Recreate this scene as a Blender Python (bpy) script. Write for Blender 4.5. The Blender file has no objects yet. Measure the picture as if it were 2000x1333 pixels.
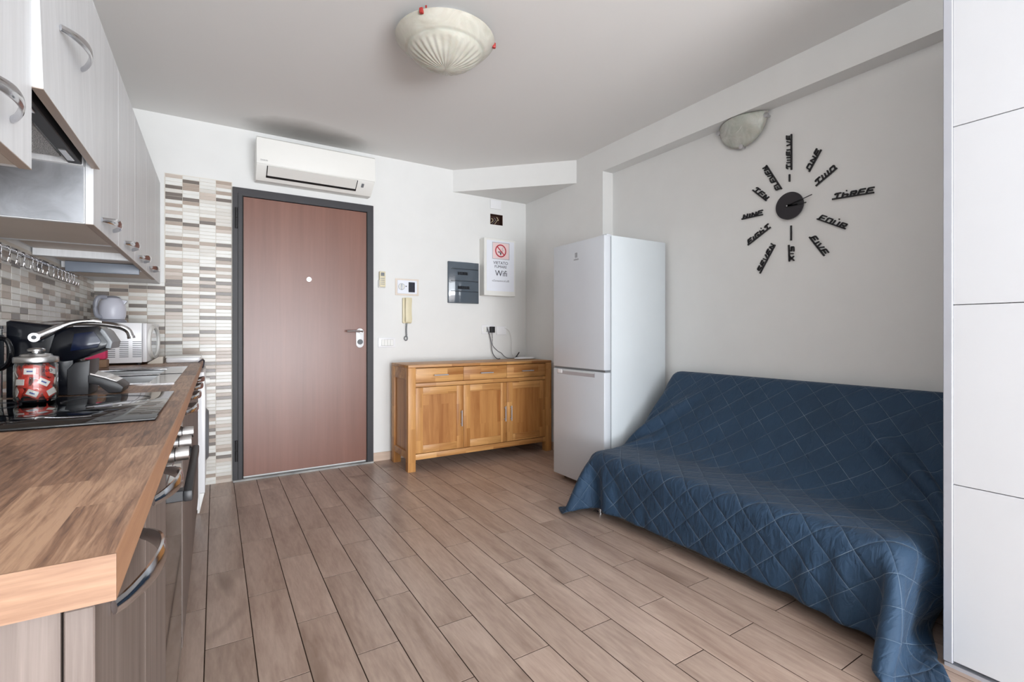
import bpy, bmesh, math, random
import numpy as np
from mathutils import Vector, Matrix

random.seed(7)
SC = bpy.context.scene
COL = SC.collection
PI = math.pi

# ------------------------------------------------------------------ camera
cam_d = bpy.data.cameras.new('camera')
cam = bpy.data.objects.new('camera', cam_d)
COL.objects.link(cam)
cam.location = (0, 0, 1.08)
cam.rotation_euler = (math.radians(90), 0, math.radians(-31.7))
cam_d.sensor_width = 36.0
cam_d.lens = 939 / 2000 * 36
cam_d.shift_y = -15.5 / 2000
cam_d.clip_start = 0.02
SC.camera = cam

# ------------------------------------------------------------------ world, daylight, exposure
world = bpy.data.worlds.new('world')
SC.world = world
world.use_nodes = True
world.node_tree.nodes['Background'].inputs[0].default_value = (0.80, 0.88, 1.0, 1)
world.node_tree.nodes['Background'].inputs[1].default_value = 1.0


def area(name, loc, rot, sx, sy, power, color):
    l = bpy.data.lights.new(name, 'AREA')
    l.shape = 'RECTANGLE'
    l.size = sx
    l.size_y = sy
    l.energy = power
    l.color = color
    o = bpy.data.objects.new(name, l)
    o.location = loc
    o.rotation_euler = rot
    COL.objects.link(o)
    return o


# daylight through the balcony opening behind the camera
area('daylight', (0.95, -4.13, 1.25), (math.radians(90), 0, 0), 3.0, 2.3, 290, (0.90, 0.95, 1.0))
# added low fill light at the opening, tilted up to brighten the ceiling
area('ceiling_fill', (0.95, -4.05, 0.45), (math.radians(90 + 42), 0, 0), 3.0, 0.8, 235, (0.93, 0.955, 1.0))
SC.view_settings.view_transform = 'Standard'
SC.view_settings.look = 'None'
SC.view_settings.gamma = 1
SC.view_settings.use_curve_mapping = False
SC.view_settings.exposure = -0.28


# ------------------------------------------------------------------ materials
def lin(c):
    return tuple(((x / 255) / 12.92 if x / 255 <= 0.04045 else ((x / 255 + 0.055) / 1.055) ** 2.4) for x in c) + (1,)


class NT:
    def __init__(s, name):
        s.m = bpy.data.materials.new(name)
        s.m.use_nodes = True
        s.t = s.m.node_tree
        s.b = s.t.nodes['Principled BSDF']

    def n(s, typ, **kw):
        x = s.t.nodes.new(typ)
        for k, v in kw.items():
            if k.startswith('i_'):
                key = k[2:]
                x.inputs[int(key) if key.isdigit() else key].default_value = v
            else:
                setattr(x, k, v)
        return x

    def l(s, a, b):
        s.t.links.new(a, b)

    def math(s, op, a, b=None, c=None):
        x = s.t.nodes.new('ShaderNodeMath')
        x.operation = op
        for i, v in enumerate((a, b, c)):
            if v is None:
                continue
            if isinstance(v, (int, float)):
                x.inputs[i].default_value = v
            else:
                s.l(v, x.inputs[i])
        return x.outputs[0]

    def ramp(s, fac, stops):
        x = s.t.nodes.new('ShaderNodeValToRGB')
        el = x.color_ramp.elements
        while len(el) < len(stops):
            el.new(0.5)
        for e, (p, c) in zip(el, stops):
            e.position = p
            e.color = c
        s.l(fac, x.inputs[0])
        return x.outputs[0]

    def mix(s, fac, a, b, mode='MIX'):
        x = s.t.nodes.new('ShaderNodeMix')
        x.data_type = 'RGBA'
        x.blend_type = mode
        for sock, v in ((x.inputs[0], fac), (x.inputs[6], a), (x.inputs[7], b)):
            if isinstance(v, (int, float, tuple)):
                sock.default_value = v
            else:
                s.l(v, sock)
        return x.outputs[2]

    def bump(s, h, strength=0.2, dist=0.002):
        x = s.n('ShaderNodeBump')
        x.inputs['Strength'].default_value = strength
        x.inputs['Distance'].default_value = dist
        s.l(h, x.inputs['Height'])
        s.l(x.outputs[0], s.b.inputs['Normal'])

    def coords(s, rand=False, scale=(1, 1, 1), kind='Object'):
        tc = s.n('ShaderNodeTexCoord')
        v = tc.outputs[kind]
        if rand:
            oi = s.n('ShaderNodeObjectInfo')
            m = s.n('ShaderNodeVectorMath', operation='SCALE')
            m.inputs[0].default_value = (37.0, 91.0, 53.0)
            s.l(oi.outputs['Random'], m.inputs['Scale'])
            a = s.n('ShaderNodeVectorMath', operation='ADD')
            s.l(v, a.inputs[0])
            s.l(m.outputs[0], a.inputs[1])
            v = a.outputs[0]
            s.rand = oi.outputs['Random']
        mp = s.n('ShaderNodeMapping')
        mp.inputs['Scale'].default_value = scale
        s.l(v, mp.inputs['Vector'])
        return mp.outputs[0]

    def noise(s, vec, scale, detail=4, rough=0.55, dist=0.0):
        x = s.n('ShaderNodeTexNoise')
        x.inputs['Scale'].default_value = scale
        x.inputs['Detail'].default_value = detail
        x.inputs['Roughness'].default_value = rough
        x.inputs['Distortion'].default_value = dist
        s.l(vec, x.inputs['Vector'])
        return x.outputs['Fac']


def plain(name, rgb, rough=0.5, metal=0.0, bump=None, spec=None, coat=0.0, var=0.06):
    k = NT(name)
    c = lin(rgb)
    v = k.coords(scale=(1, 1, 1))
    f = k.noise(v, 6, 3)
    d = tuple(x * (1 - var) for x in c[:3]) + (1,)
    u = tuple(min(1, x * (1 + var)) for x in c[:3]) + (1,)
    k.l(k.ramp(f, [(0.3, d), (0.7, u)]), k.b.inputs['Base Color'])
    k.b.inputs['Roughness'].default_value = rough
    k.b.inputs['Metallic'].default_value = metal
    if spec is not None:
        k.b.inputs['Specular IOR Level'].default_value = spec
    if coat:
        k.b.inputs['Coat Weight'].default_value = coat
        k.b.inputs['Coat Roughness'].default_value = 0.05
    if bump:
        k.bump(k.noise(v, bump[0], 4), bump[1], bump[2] if len(bump) > 2 else 0.002)
    return k.m


def wood(name, dark, light, axis='Y', grain=9.0, stretch=14.0, rough=0.45, rand=0.0, contrast=(0.3, 0.7), fine=0.35, coat=0.0, bump=0.15, knots=None, hue=None):
    k = NT(name)
    sc = {'X': (1 / stretch, 1, 1), 'Y': (1, 1 / stretch, 1), 'Z': (1, 1, 1 / stretch)}[axis]
    sc = tuple(x * grain for x in sc)
    v = k.coords(rand=True, scale=sc)
    f1 = k.noise(v, 1.0, 5, 0.6, 0.6)
    f2 = k.noise(v, 6.5, 3, 0.6, 0.3)
    f = k.math('ADD', k.math('MULTIPLY', f1, 1 - fine), k.math('MULTIPLY', f2, fine))
    col = k.ramp(f, [(contrast[0], lin(dark)), (contrast[1], lin(light))])
    if rand:
        b = k.math('ADD', k.math('MULTIPLY', k.rand, rand), 1 - rand / 2)
        hs = k.n('ShaderNodeHueSaturation')
        k.l(col, hs.inputs['Color'])
        k.l(b, hs.inputs['Value'])
        col = hs.outputs[0]
    if knots:
        v2 = k.coords(rand=True, scale=tuple(x * knots[0] / grain for x in tuple(min(q * 3, grain) if q < grain else q for q in sc)))
        kn = k.noise(v2, 1.0, 2, 0.5, 0.4)
        kf = k.ramp(kn, [(knots[1], (0, 0, 0, 1)), (knots[1] + 0.12, (1, 1, 1, 1))])
        col = k.mix(k.math('MULTIPLY', kf, knots[3]), col, lin(knots[2]))
    k.l(col, k.b.inputs['Base Color'])
    k.b.inputs['Roughness'].default_value = rough
    if coat:
        k.b.inputs['Coat Weight'].default_value = coat
        k.b.inputs['Coat Roughness'].default_value = 0.15
    if bump:
        k.bump(f2, bump, 0.001)
    return k.m


M = {}
M['wall'] = plain('wall_paint', (231, 231, 229), 0.85, bump=(60, 0.08, 0.002), var=0.012)
M['ceiling'] = plain('ceiling_paint', (234, 233, 231), 0.9, var=0.01)
k = NT('ceiling_grey_patch')     # ceiling paint with a soft grey patch above the air conditioner
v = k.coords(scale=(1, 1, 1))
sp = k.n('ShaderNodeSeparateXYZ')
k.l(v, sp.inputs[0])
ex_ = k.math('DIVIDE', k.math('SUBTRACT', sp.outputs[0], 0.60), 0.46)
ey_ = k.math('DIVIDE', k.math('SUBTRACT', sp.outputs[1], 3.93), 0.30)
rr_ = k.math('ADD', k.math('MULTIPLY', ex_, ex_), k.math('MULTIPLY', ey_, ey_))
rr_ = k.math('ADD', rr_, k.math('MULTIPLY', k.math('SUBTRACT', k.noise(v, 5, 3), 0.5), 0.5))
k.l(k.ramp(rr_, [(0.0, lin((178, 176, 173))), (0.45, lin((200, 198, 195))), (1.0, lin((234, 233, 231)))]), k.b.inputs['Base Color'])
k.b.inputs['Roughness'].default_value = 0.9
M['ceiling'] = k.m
M['grout'] = plain('grout_brown', (70, 56, 48), 0.95, spec=0.1)
M['tile_grout'] = plain('grout_cream', (222, 216, 205), 0.85)
M['plank'] = wood('plank_porcelain', (151, 127, 113), (197, 175, 160), 'Y', 11, 7, 0.33, rand=0.12, contrast=(0.32, 0.66), bump=0.06,
                  knots=(4.2, 0.62, (108, 84, 70), 0.7))
M['skirting'] = wood('skirting_porcelain', (190, 165, 145), (218, 196, 178), 'X', 9, 9, 0.45)
TILE_RGB = [('ivory', (229, 228, 223)), ('pearl', (215, 211, 204)), ('beige', (200, 187, 176)), ('taupe', (172, 156, 143)), ('umber', (112, 102, 95))]


def tile_mat(nm, rgb, axis):
    d = tuple(max(0, x - 12) for x in rgb)
    u = tuple(min(255, x + 8) for x in rgb)
    return wood('tile_' + nm, d, u, axis, 40, 12, 0.28, rand=0.06, bump=0.05)


TB = [tile_mat(n, c, 'X') for n, c in TILE_RGB]
TL = [tile_mat(n, c, 'Y') for n, c in TILE_RGB]
M['door_leaf'] = wood('door_walnut', (112, 73, 60), (138, 94, 79), 'Z', 7, 30, 0.32, contrast=(0.2, 0.8))
M['door_frame'] = plain('door_frame_dark', (44, 42, 46), 0.5)
M['black_rubber'] = plain('black_gap', (18, 17, 17), 0.7)
M['granite'] = plain('granite', (150, 150, 148), 0.4, var=0.4, bump=(200, 0.1))
M['white_gloss'] = plain('white_gloss', (240, 240, 242), 0.22, var=0.01)
M['white_plastic'] = plain('white_plastic', (236, 236, 232), 0.4, var=0.01)
M['ac_white'] = plain('ac_white', (238, 237, 232), 0.4, var=0.01)
M['fridge'] = plain('fridge_enamel', (210, 214, 220), 0.25, var=0.01)
M['fridge_side'] = plain('fridge_side_enamel', (216, 223, 227), 0.5, bump=(220, 0.05), var=0.01)
M['wardrobe_white'] = plain('wardrobe_white', (206, 208, 212), 0.3, var=0.01)
M['cream'] = plain('cream_plastic', (222, 212, 180), 0.45, var=0.02)
M['beige_box'] = plain('beige_enamel', (214, 205, 192), 0.5, var=0.03)
M['chrome'] = plain('chrome', (205, 205, 208), 0.12, 1.0, var=0.02)
M['steel'] = plain('brushed_steel', (190, 190, 190), 0.3, 1.0, var=0.08)
M['silver'] = plain('silver_profile', (188, 191, 200), 0.38, 0.35, var=0.02)
M['grey_plastic'] = plain('grey_plastic', (120, 124, 128), 0.4)
M['smoke'] = plain('smoked_cover', (84, 94, 104), 0.12, var=0.05, coat=0.6)
M['smoke_dark'] = plain('smoked_dark', (36, 40, 46), 0.3)
M['black_gloss'] = plain('black_gloss', (9, 10, 14), 0.04, var=0.1)
M['machine_black'] = plain('machine_black', (12, 14, 20), 0.16, var=0.1, spec=0.22)
M['black_plastic'] = plain('black_plastic', (38, 39, 42), 0.42, var=0.08)
M['matt_black'] = plain('matt_black', (30, 29, 32), 0.55, var=0.05)
M['clock_black'] = plain('clock_face_black', (40, 37, 42), 0.45, var=0.05)
M['red'] = plain('red_clip', (165, 52, 48), 0.4)
M['dark_clip'] = plain('dark_clip', (52, 38, 34), 0.5)
M['hole'] = plain('hole_brown', (66, 38, 26), 0.85, var=0.35)
M['paper'] = plain('paper', (236, 239, 247), 0.8, var=0.01)
M['ink'] = plain('ink', (48, 48, 60), 0.8)
M['ink_red'] = plain('ink_red', (188, 40, 58), 0.8)
M['ink_pink'] = plain('ink_pink', (240, 214, 214), 0.8)
M['ink_grey'] = plain('ink_grey', (128, 128, 132), 0.8)


def staved(name, dark, light, axis, wl=0.26, ww=0.052):
    k = NT(name)
    v = k.coords(rand=True)
    sep = k.n('ShaderNodeSeparateXYZ')
    k.l(v, sep.inputs[0])
    X_, Y_, Z_ = sep.outputs
    cmb = k.n('ShaderNodeCombineXYZ')
    k.l(X_ if axis == 'X' else Z_, cmb.inputs[0])
    k.l(k.math('ADD', Z_ if axis == 'X' else X_, Y_), cmb.inputs[1])
    br = k.n('ShaderNodeTexBrick')
    for nm_, vl in (('Scale', 1.0), ('Mortar Size', 0.0), ('Brick Width', wl), ('Row Height', ww), ('Color1', (0, 0, 0, 1)), ('Color2', (1, 1, 1, 1))):
        br.inputs[nm_].default_value = vl
    br.offset = 0.41
    k.l(cmb.outputs[0], br.inputs['Vector'])
    sc = {'X': (1.6, 22, 22), 'Z': (22, 22, 1.6)}[axis]
    mp = k.n('ShaderNodeMapping')
    mp.inputs['Scale'].default_value = sc
    ad = k.n('ShaderNodeVectorMath', operation='ADD')
    k.l(v, ad.inputs[0])
    k.l(br.outputs['Color'], ad.inputs[1])
    k.l(ad.outputs[0], mp.inputs['Vector'])
    f1 = k.noise(mp.outputs[0], 1.0, 5, 0.6, 0.6)
    f = k.math('ADD', f1, k.math('MULTIPLY', k.math('SUBTRACT', br.outputs['Color'], 0.5), 0.32))
    k.l(k.ramp(f, [(0.25, lin(dark)), (0.75, lin(light))]), k.b.inputs['Base Color'])
    k.b.inputs['Roughness'].default_value = 0.42
    k.bump(f1, 0.08, 0.001)
    return k.m


M['oak'] = staved('oak', (160, 104, 52), (216, 164, 102), 'X')
M['oak_panel'] = staved('oak_panel', (156, 98, 46), (196, 140, 80), 'Z', 0.9, 0.085)
M['oak_v'] = staved('oak_vertical', (160, 104, 52), (212, 158, 96), 'Z')
M['base_cab'] = wood('larch_grey', (88, 76, 70), (136, 123, 116), 'Z', 26, 26, 0.5, rand=0.08, contrast=(0.3, 0.7), bump=0.2)
M['upper_cab'] = wood('white_larch', (212, 214, 216), (234, 236, 238), 'Z', 26, 22, 0.42, rand=0.02, bump=0.03)
M['edge_taupe'] = wood('taupe_edge', (158, 142, 130), (184, 168, 155), 'Y', 14, 10, 0.5)
M['cab_inside'] = plain('cabinet_underside', (196, 184, 172), 0.5, var=0.03)
M['worktop_edge'] = wood('worktop_edge_oak', (116, 84, 64), (166, 131, 105), 'X', 30, 14, 0.45, fine=0.5, bump=0.06)
M['worktop_band'] = wood('worktop_front_oak', (150, 108, 80), (190, 146, 112), 'Y', 16, 14, 0.45, bump=0.06)
M['foam'] = plain('sofa_fabric', (60, 60, 66), 0.9)
M['pink'] = plain('pink_sponge', (216, 60, 104), 0.8, bump=(300, 0.4))
M['kraft'] = plain('brown_sponge', (146, 116, 92), 0.85, bump=(300, 0.4))
M['lilac'] = plain('kettle_white', (206, 207, 218), 0.3, var=0.01)
M['lilac_grey'] = plain('kettle_grey', (146, 148, 158), 0.3)
M['candy_red'] = plain('candy_red', (226, 52, 34), 0.3, var=0.15)
M['candy_white'] = plain('candy_white', (240, 228, 222), 0.4)
M['candy_blue'] = plain('candy_blue', (40, 70, 150), 0.4)
M['cable'] = plain('cable_dark', (60, 60, 70), 0.5)
M['cable_white'] = plain('cable_white', (226, 226, 222), 0.5)
M['socket_grey'] = plain('socket_line', (170, 170, 168), 0.5)
M['buff'] = plain('strip_blue_grey', (130, 138, 150), 0.4)


def glass_mat(name, rgb, rough=0.0, alpha_like=1.0):
    k = NT(name)
    k.b.inputs['Base Color'].default_value = lin(rgb)
    k.b.inputs['Transmission Weight'].default_value = alpha_like
    k.b.inputs['Roughness'].default_value = rough
    k.b.inputs['IOR'].default_value = 1.45
    return k.m


M['glass'] = glass_mat('clear_glass', (245, 250, 250))


def marbled(name, dark, light, rough, scale):
    k = NT(name)
    v = k.coords()
    f = k.noise(v, scale, 5, 0.6, 2.5)
    k.l(k.ramp(f, [(0.3, lin(dark)), (0.7, lin(light))]), k.b.inputs['Base Color'])
    k.b.inputs['Roughness'].default_value = rough
    k.b.inputs['Subsurface Weight'].default_value = 0.15
    k.b.inputs['Subsurface Scale'].default_value = 0.02
    return k.m


M['alabaster'] = marbled('alabaster_glass', (186, 183, 170), (208, 206, 195), 0.3, 7)
M['frosted'] = marbled('frosted_glass', (172, 174, 164), (206, 208, 200), 0.22, 9)

# worktop laminate: printed oak staves running along the counter
k = NT('worktop_laminate')
v = k.coords(rand=False, scale=(1, 1, 1))
sep = k.n('ShaderNodeSeparateXYZ')
k.l(v, sep.inputs[0])
comb = k.n('ShaderNodeCombineXYZ')
k.l(sep.outputs[1], comb.inputs[0])
k.l(sep.outputs[0], comb.inputs[1])
br = k.n('ShaderNodeTexBrick')
br.inputs['Scale'].default_value = 1.0
br.inputs['Mortar Size'].default_value = 0.0
br.inputs['Brick Width'].default_value = 0.30
br.inputs['Row Height'].default_value = 0.062
br.offset = 0.37
br.inputs['Color1'].default_value = (0.0, 0.0, 0.0, 1)
br.inputs['Color2'].default_value = (1, 1, 1, 1)
k.l(comb.outputs[0], br.inputs['Vector'])
v2 = k.n('ShaderNodeMapping')
v2.inputs['Scale'].default_value = (58, 3.6, 58)
off = k.n('ShaderNodeVectorMath', operation='ADD')
k.l(v, off.inputs[0])
k.l(br.outputs['Color'], off.inputs[1])
k.l(off.outputs[0], v2.inputs['Vector'])
f1 = k.noise(v2.outputs[0], 1.0, 6, 0.7, 1.4)
f2 = k.noise(v2.outputs[0], 5.0, 4, 0.6, 0.4)
f = k.math('ADD', k.math('MULTIPLY', f1, 0.65), k.math('MULTIPLY', f2, 0.35))
f = k.math('ADD', f, k.math('MULTIPLY', k.math('SUBTRACT', br.outputs['Color'], 0.5), 0.16))
k.l(k.ramp(f, [(0.34, lin((92, 66, 52))), (0.47, lin((140, 105, 82))), (0.62, lin((182, 146, 118)))]), k.b.inputs['Base Color'])
k.b.inputs['Roughness'].default_value = 0.4
k.bump(f2, 0.12, 0.001)
M['worktop'] = k.m

# quilt: dark blue cotton with thin diamond stitching, read from the cloth's own coordinates
k = NT('quilt_blue')
tc = k.n('ShaderNodeTexCoord')
sep = k.n('ShaderNodeSeparateXYZ')
k.l(tc.outputs['UV'], sep.inputs[0])
U, V = sep.outputs[0], sep.outputs[1]
S = 0.098
a = k.math('MULTIPLY', k.math('ADD', U, V), 0.7071 / S)
b = k.math('MULTIPLY', k.math('SUBTRACT', U, V), 0.7071 / S)


def line_dist(x):
    fr = k.math('FRACT', x)
    return k.math('ABSOLUTE', k.math('SUBTRACT', fr, 0.5))   # 0.5 on the seam, 0 in the middle


da, db = line_dist(a), line_dist(b)
mx = k.math('MAXIMUM', da, db)
seam = k.math('GREATER_THAN', mx, 0.5 - 0.0075)
nn = k.n('ShaderNodeMapping')
nn.inputs['Scale'].default_value = (9, 9, 9)
k.l(tc.outputs['UV'], nn.inputs['Vector'])
brk = k.noise(nn.outputs[0], 1.0, 3)
stren = k.ramp(brk, [(0.36, (0.06, 0.06, 0.06, 1)), (0.66, (0.6, 0.6, 0.6, 1))])
base = k.ramp(k.noise(nn.outputs[0], 0.5, 3), [(0.3, lin((26, 52, 76))), (0.7, lin((32, 60, 86)))])
k.l(k.mix(k.math('MULTIPLY', seam, stren), base, lin((150, 166, 180))), k.b.inputs['Base Color'])
k.b.inputs['Roughness'].default_value = 0.75
k.b.inputs['Sheen Weight'].default_value = 0.08
k.b.inputs['Sheen Roughness'].default_value = 0.4
puff = k.math('SUBTRACT', 1.0, k.math('POWER', k.math('MULTIPLY', mx, 2.0), 8.0))
wr = k.n('ShaderNodeMapping')
wr.inputs['Scale'].default_value = (34, 14, 20)
k.l(tc.outputs['UV'], wr.inputs['Vector'])
wrn = k.noise(wr.outputs[0], 1.0, 3, 0.5, 1.2)
k.bump(k.math('ADD', k.math('MULTIPLY', puff, 0.8), k.math('MULTIPLY', wrn, 1.5)), 0.6, 0.008)
M['quilt'] = k.m

# filter mesh of the extractor
k = NT('filter_mesh')
v = k.coords(scale=(70, 70, 70))
vo = k.n('ShaderNodeTexVoronoi')
k.l(v, vo.inputs['Vector'])
k.l(k.ramp(vo.outputs['Distance'], [(0.15, lin((84, 82, 80))), (0.6, lin((190, 188, 185)))]), k.b.inputs['Base Color'])
k.b.inputs['Metallic'].default_value = 0.3
k.b.inputs['Roughness'].default_value = 0.4
k.bump(vo.outputs['Distance'], 0.8, 0.004)
M['filter'] = k.m
# stained steel side sheet
k = NT('stained_steel')
v = k.coords(scale=(1, 1, 1))
f = k.noise(v, 9, 4, 0.6, 1.0)
k.l(k.ramp(f, [(0.3, lin((168, 170, 174))), (0.7, lin((200, 203, 208)))]), k.b.inputs['Base Color'])
k.b.inputs['Metallic'].default_value = 0.9
k.b.inputs['Roughness'].default_value = 0.36
M['stained_steel'] = k.m


# ------------------------------------------------------------------ mesh helpers
def bx(bm, x0, x1, y0, y1, z0, z1, bev=0.0, seg=2):
    m = Matrix.Translation(((x0 + x1) / 2, (y0 + y1) / 2, (z0 + z1) / 2)) @ Matrix.Diagonal((abs(x1 - x0), abs(y1 - y0), abs(z1 - z0), 1))
    r = bmesh.ops.create_cube(bm, size=1, matrix=m)
    if bev:
        es = list({e for v in r['verts'] for e in v.link_edges})
        bmesh.ops.bevel(bm, geom=es, offset=bev, segments=seg, affect='EDGES', profile=0.5)
    return bm


def box(x0, x1, y0, y1, z0, z1, bev=0.0, seg=2):
    return bx(bmesh.new(), x0, x1, y0, y1, z0, z1, bev, seg)


def cyl(bm, p0, p1, r0, r1=None, n=24):
    r1 = r0 if r1 is None else r1
    p0, p1 = Vector(p0), Vector(p1)
    d = p1 - p0
    q = d.to_track_quat('Z', 'Y').to_matrix().to_4x4()
    m = Matrix.Translation((p0 + p1) / 2) @ q
    bmesh.ops.create_cone(bm, cap_ends=True, segments=n, radius1=r0, radius2=r1, depth=d.length, matrix=m)
    return bm


def lathe(bm, c, prof, n=32, fn=None):
    """prof: list of (r, z) relative to centre c."""
    rings = []
    for (r, z) in prof:
        ring = []
        if r < 1e-5:
            ring = [bm.verts.new((c[0], c[1], c[2] + z))] * n
        else:
            for i in range(n):
                a = 2 * PI * i / n
                dz = fn(r, a) if fn else 0
                ring.append(bm.verts.new((c[0] + r * math.cos(a), c[1] + r * math.sin(a), c[2] + z + dz)))
        rings.append(ring)
    for k_ in range(len(rings) - 1):
        A, B = rings[k_], rings[k_ + 1]
        for i in range(n):
            j = (i + 1) % n
            vs = []
            for q in (A[i], A[j], B[j], B[i]):
                if q not in vs:
                    vs.append(q)
            if len(vs) > 2:
                try:
                    bm.faces.new(vs)
                except ValueError:
                    pass
    bmesh.ops.recalc_face_normals(bm, faces=bm.faces)
    return bm


def spline(pts, n=8):
    P = [Vector(p) for p in pts]
    out = []
    for i in range(len(P) - 1):
        p0 = P[max(i - 1, 0)]
        p1, p2 = P[i], P[i + 1]
        p3 = P[min(i + 2, len(P) - 1)]
        for t_ in range(n):
            t = t_ / n
            out.append(0.5 * ((2 * p1) + (-p0 + p2) * t + (2 * p0 - 5 * p1 + 4 * p2 - p3) * t * t + (-p0 + 3 * p1 - 3 * p2 + p3) * t ** 3))
    out.append(P[-1])
    return out


def tube(bm, pts, r, n=10, up=(0, 0, 1), rz=None):
    """sweep an ellipse (r sideways, rz along up) along pts; r may be a function of t."""
    P = [Vector(p) for p in pts]
    rings = []
    up = Vector(up)
    for i, p in enumerate(P):
        d = (P[min(i + 1, len(P) - 1)] - P[max(i - 1, 0)]).normalized()
        s = d.cross(up)
        if s.length < 1e-4:
            s = d.cross(Vector((1, 0, 0)))
        s.normalize()
        w = s.cross(d).normalized()
        t = i / (len(P) - 1)
        a = r(t) if callable(r) else r
        b = (rz(t) if callable(rz) else rz) if rz is not None else a
        rings.append([bm.verts.new(p + s * a * math.cos(2 * PI * j / n) + w * b * math.sin(2 * PI * j / n)) for j in range(n)])
    for A, B in zip(rings, rings[1:]):
        for j in range(n):
            bm.faces.new((A[j], A[(j + 1) % n], B[(j + 1) % n], B[j]))
    bm.faces.new(rings[0])
    bm.faces.new(rings[-1])
    bmesh.ops.recalc_face_normals(bm, faces=bm.faces)
    return bm


def prism(bm, poly, axis, a, b, bev=0.0):
    """poly 2-D, extruded from a to b along axis. X: (y,z)  Y: (x,z)  Z: (x,y)"""
    def P(p, t):
        return {'X': (t, p[0], p[1]), 'Y': (p[0], t, p[1]), 'Z': (p[0], p[1], t)}[axis]
    A = [bm.verts.new(P(p, a)) for p in poly]
    B = [bm.verts.new(P(p, b)) for p in poly]
    fs = [bm.faces.new(A), bm.faces.new(B)]
    n = len(poly)
    for i in range(n):
        fs.append(bm.faces.new((A[i], A[(i + 1) % n], B[(i + 1) % n], B[i])))
    bmesh.ops.recalc_face_normals(bm, faces=fs)
    if bev:
        es = list({e for f_ in fs[:2] for e in f_.edges})
        bmesh.ops.bevel(bm, geom=es, offset=bev, segments=2, affect='EDGES', profile=0.5)
    return bm


def finish(bm, name, smooth=35):
    me = bpy.data.meshes.new(name)
    bm.to_mesh(me)
    bm.free()
    if smooth:
        me.polygons.foreach_set('use_smooth', [True] * len(me.polygons))
        me.set_sharp_from_angle(angle=math.radians(smooth))
    return me


def origin(o):
    v = Vector((0, 0, 0))
    while o is not None:
        v += Vector(o.location)
        o = o.parent
    return v


def obj(name, bm, mat, parent=None, label=None, smooth=35, kind=None):
    me = bm if isinstance(bm, bpy.types.Mesh) else finish(bm, name, smooth)
    if parent is not None:
        L = origin(parent)
        me.transform(Matrix.Translation(-L))
    me.materials.append(mat)
    o = bpy.data.objects.new(name, me)
    COL.objects.link(o)
    if parent is not None:
        o.parent = parent
    if label:
        o['label'] = label
    if kind:
        o['kind'] = kind
    return o


def recentre(o):
    """put a one-mesh thing's origin at the bottom centre of its geometry"""
    me = o.data
    n = len(me.vertices)
    co = np.empty(n * 3)
    me.vertices.foreach_get('co', co)
    co = co.reshape(-1, 3)
    c = Vector(((co[:, 0].min() + co[:, 0].max()) / 2, (co[:, 1].min() + co[:, 1].max()) / 2, co[:, 2].min()))
    me.transform(Matrix.Translation(-c))
    o.location = Vector(o.location) + c
    return o


def tag(o, label, cat, group=None):
    o['label'] = label
    o['category'] = cat
    if group:
        o['group'] = group
    return o


def thing(name, label, cat, loc, group=None):
    o = bpy.data.objects.new(name, None)
    o.empty_display_size = 0.05
    COL.objects.link(o)
    o.location = loc
    return tag(o, label, cat, group)


def struct(name, bm, mat, parent=None, smooth=0):
    o = obj(name, bm, mat, parent, smooth=smooth)
    if parent is None:
        o['kind'] = 'structure'
    return o


def text_mesh(body, size, ext=0.0004, align='CENTER', sx=1.0):
    cu = bpy.data.curves.new('txt', 'FONT')
    cu.body = body
    cu.size = size
    cu.extrude = ext
    cu.align_x = align
    cu.align_y = 'CENTER'
    cu.resolution_u = 3
    o = bpy.data.objects.new('txt', cu)
    COL.objects.link(o)
    dg = bpy.context.evaluated_depsgraph_get()
    me = bpy.data.meshes.new_from_object(o.evaluated_get(dg))
    bpy.data.objects.remove(o)
    me.transform(Matrix.Diagonal((sx, 1, 1, 1)))
    return me


FACE_BACK = Matrix.Rotation(PI / 2, 4, 'X')                       # print read by someone looking towards +Y
FACE_LEFT = Matrix.Rotation(-PI / 2, 4, 'Z') @ FACE_BACK          # print read by someone looking towards +X


def put_text(name, body, size, loc, facing, mat, parent, sx=1.0, ext=0.0004):
    me = text_mesh(body, size, ext, sx=sx)
    me.transform(Matrix.Translation(loc) @ facing)
    me.materials.clear()
    return obj(name, me, mat, parent)


# ------------------------------------------------------------------ room shell
XL, XR, XN, YB, YF, ZC = -0.668, 2.665, 2.775, 4.05, -4.2, 2.58
Y_STEP = 2.92
fl = struct('floor', box(XL, 3.0, YF - 0.15, YB + 0.15, -0.08, -0.003), M['grout'])
cl = struct('ceiling', box(XL - 0.1, 3.0, YF - 0.15, YB + 0.15, ZC, ZC + 0.1), M['ceiling'])

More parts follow.
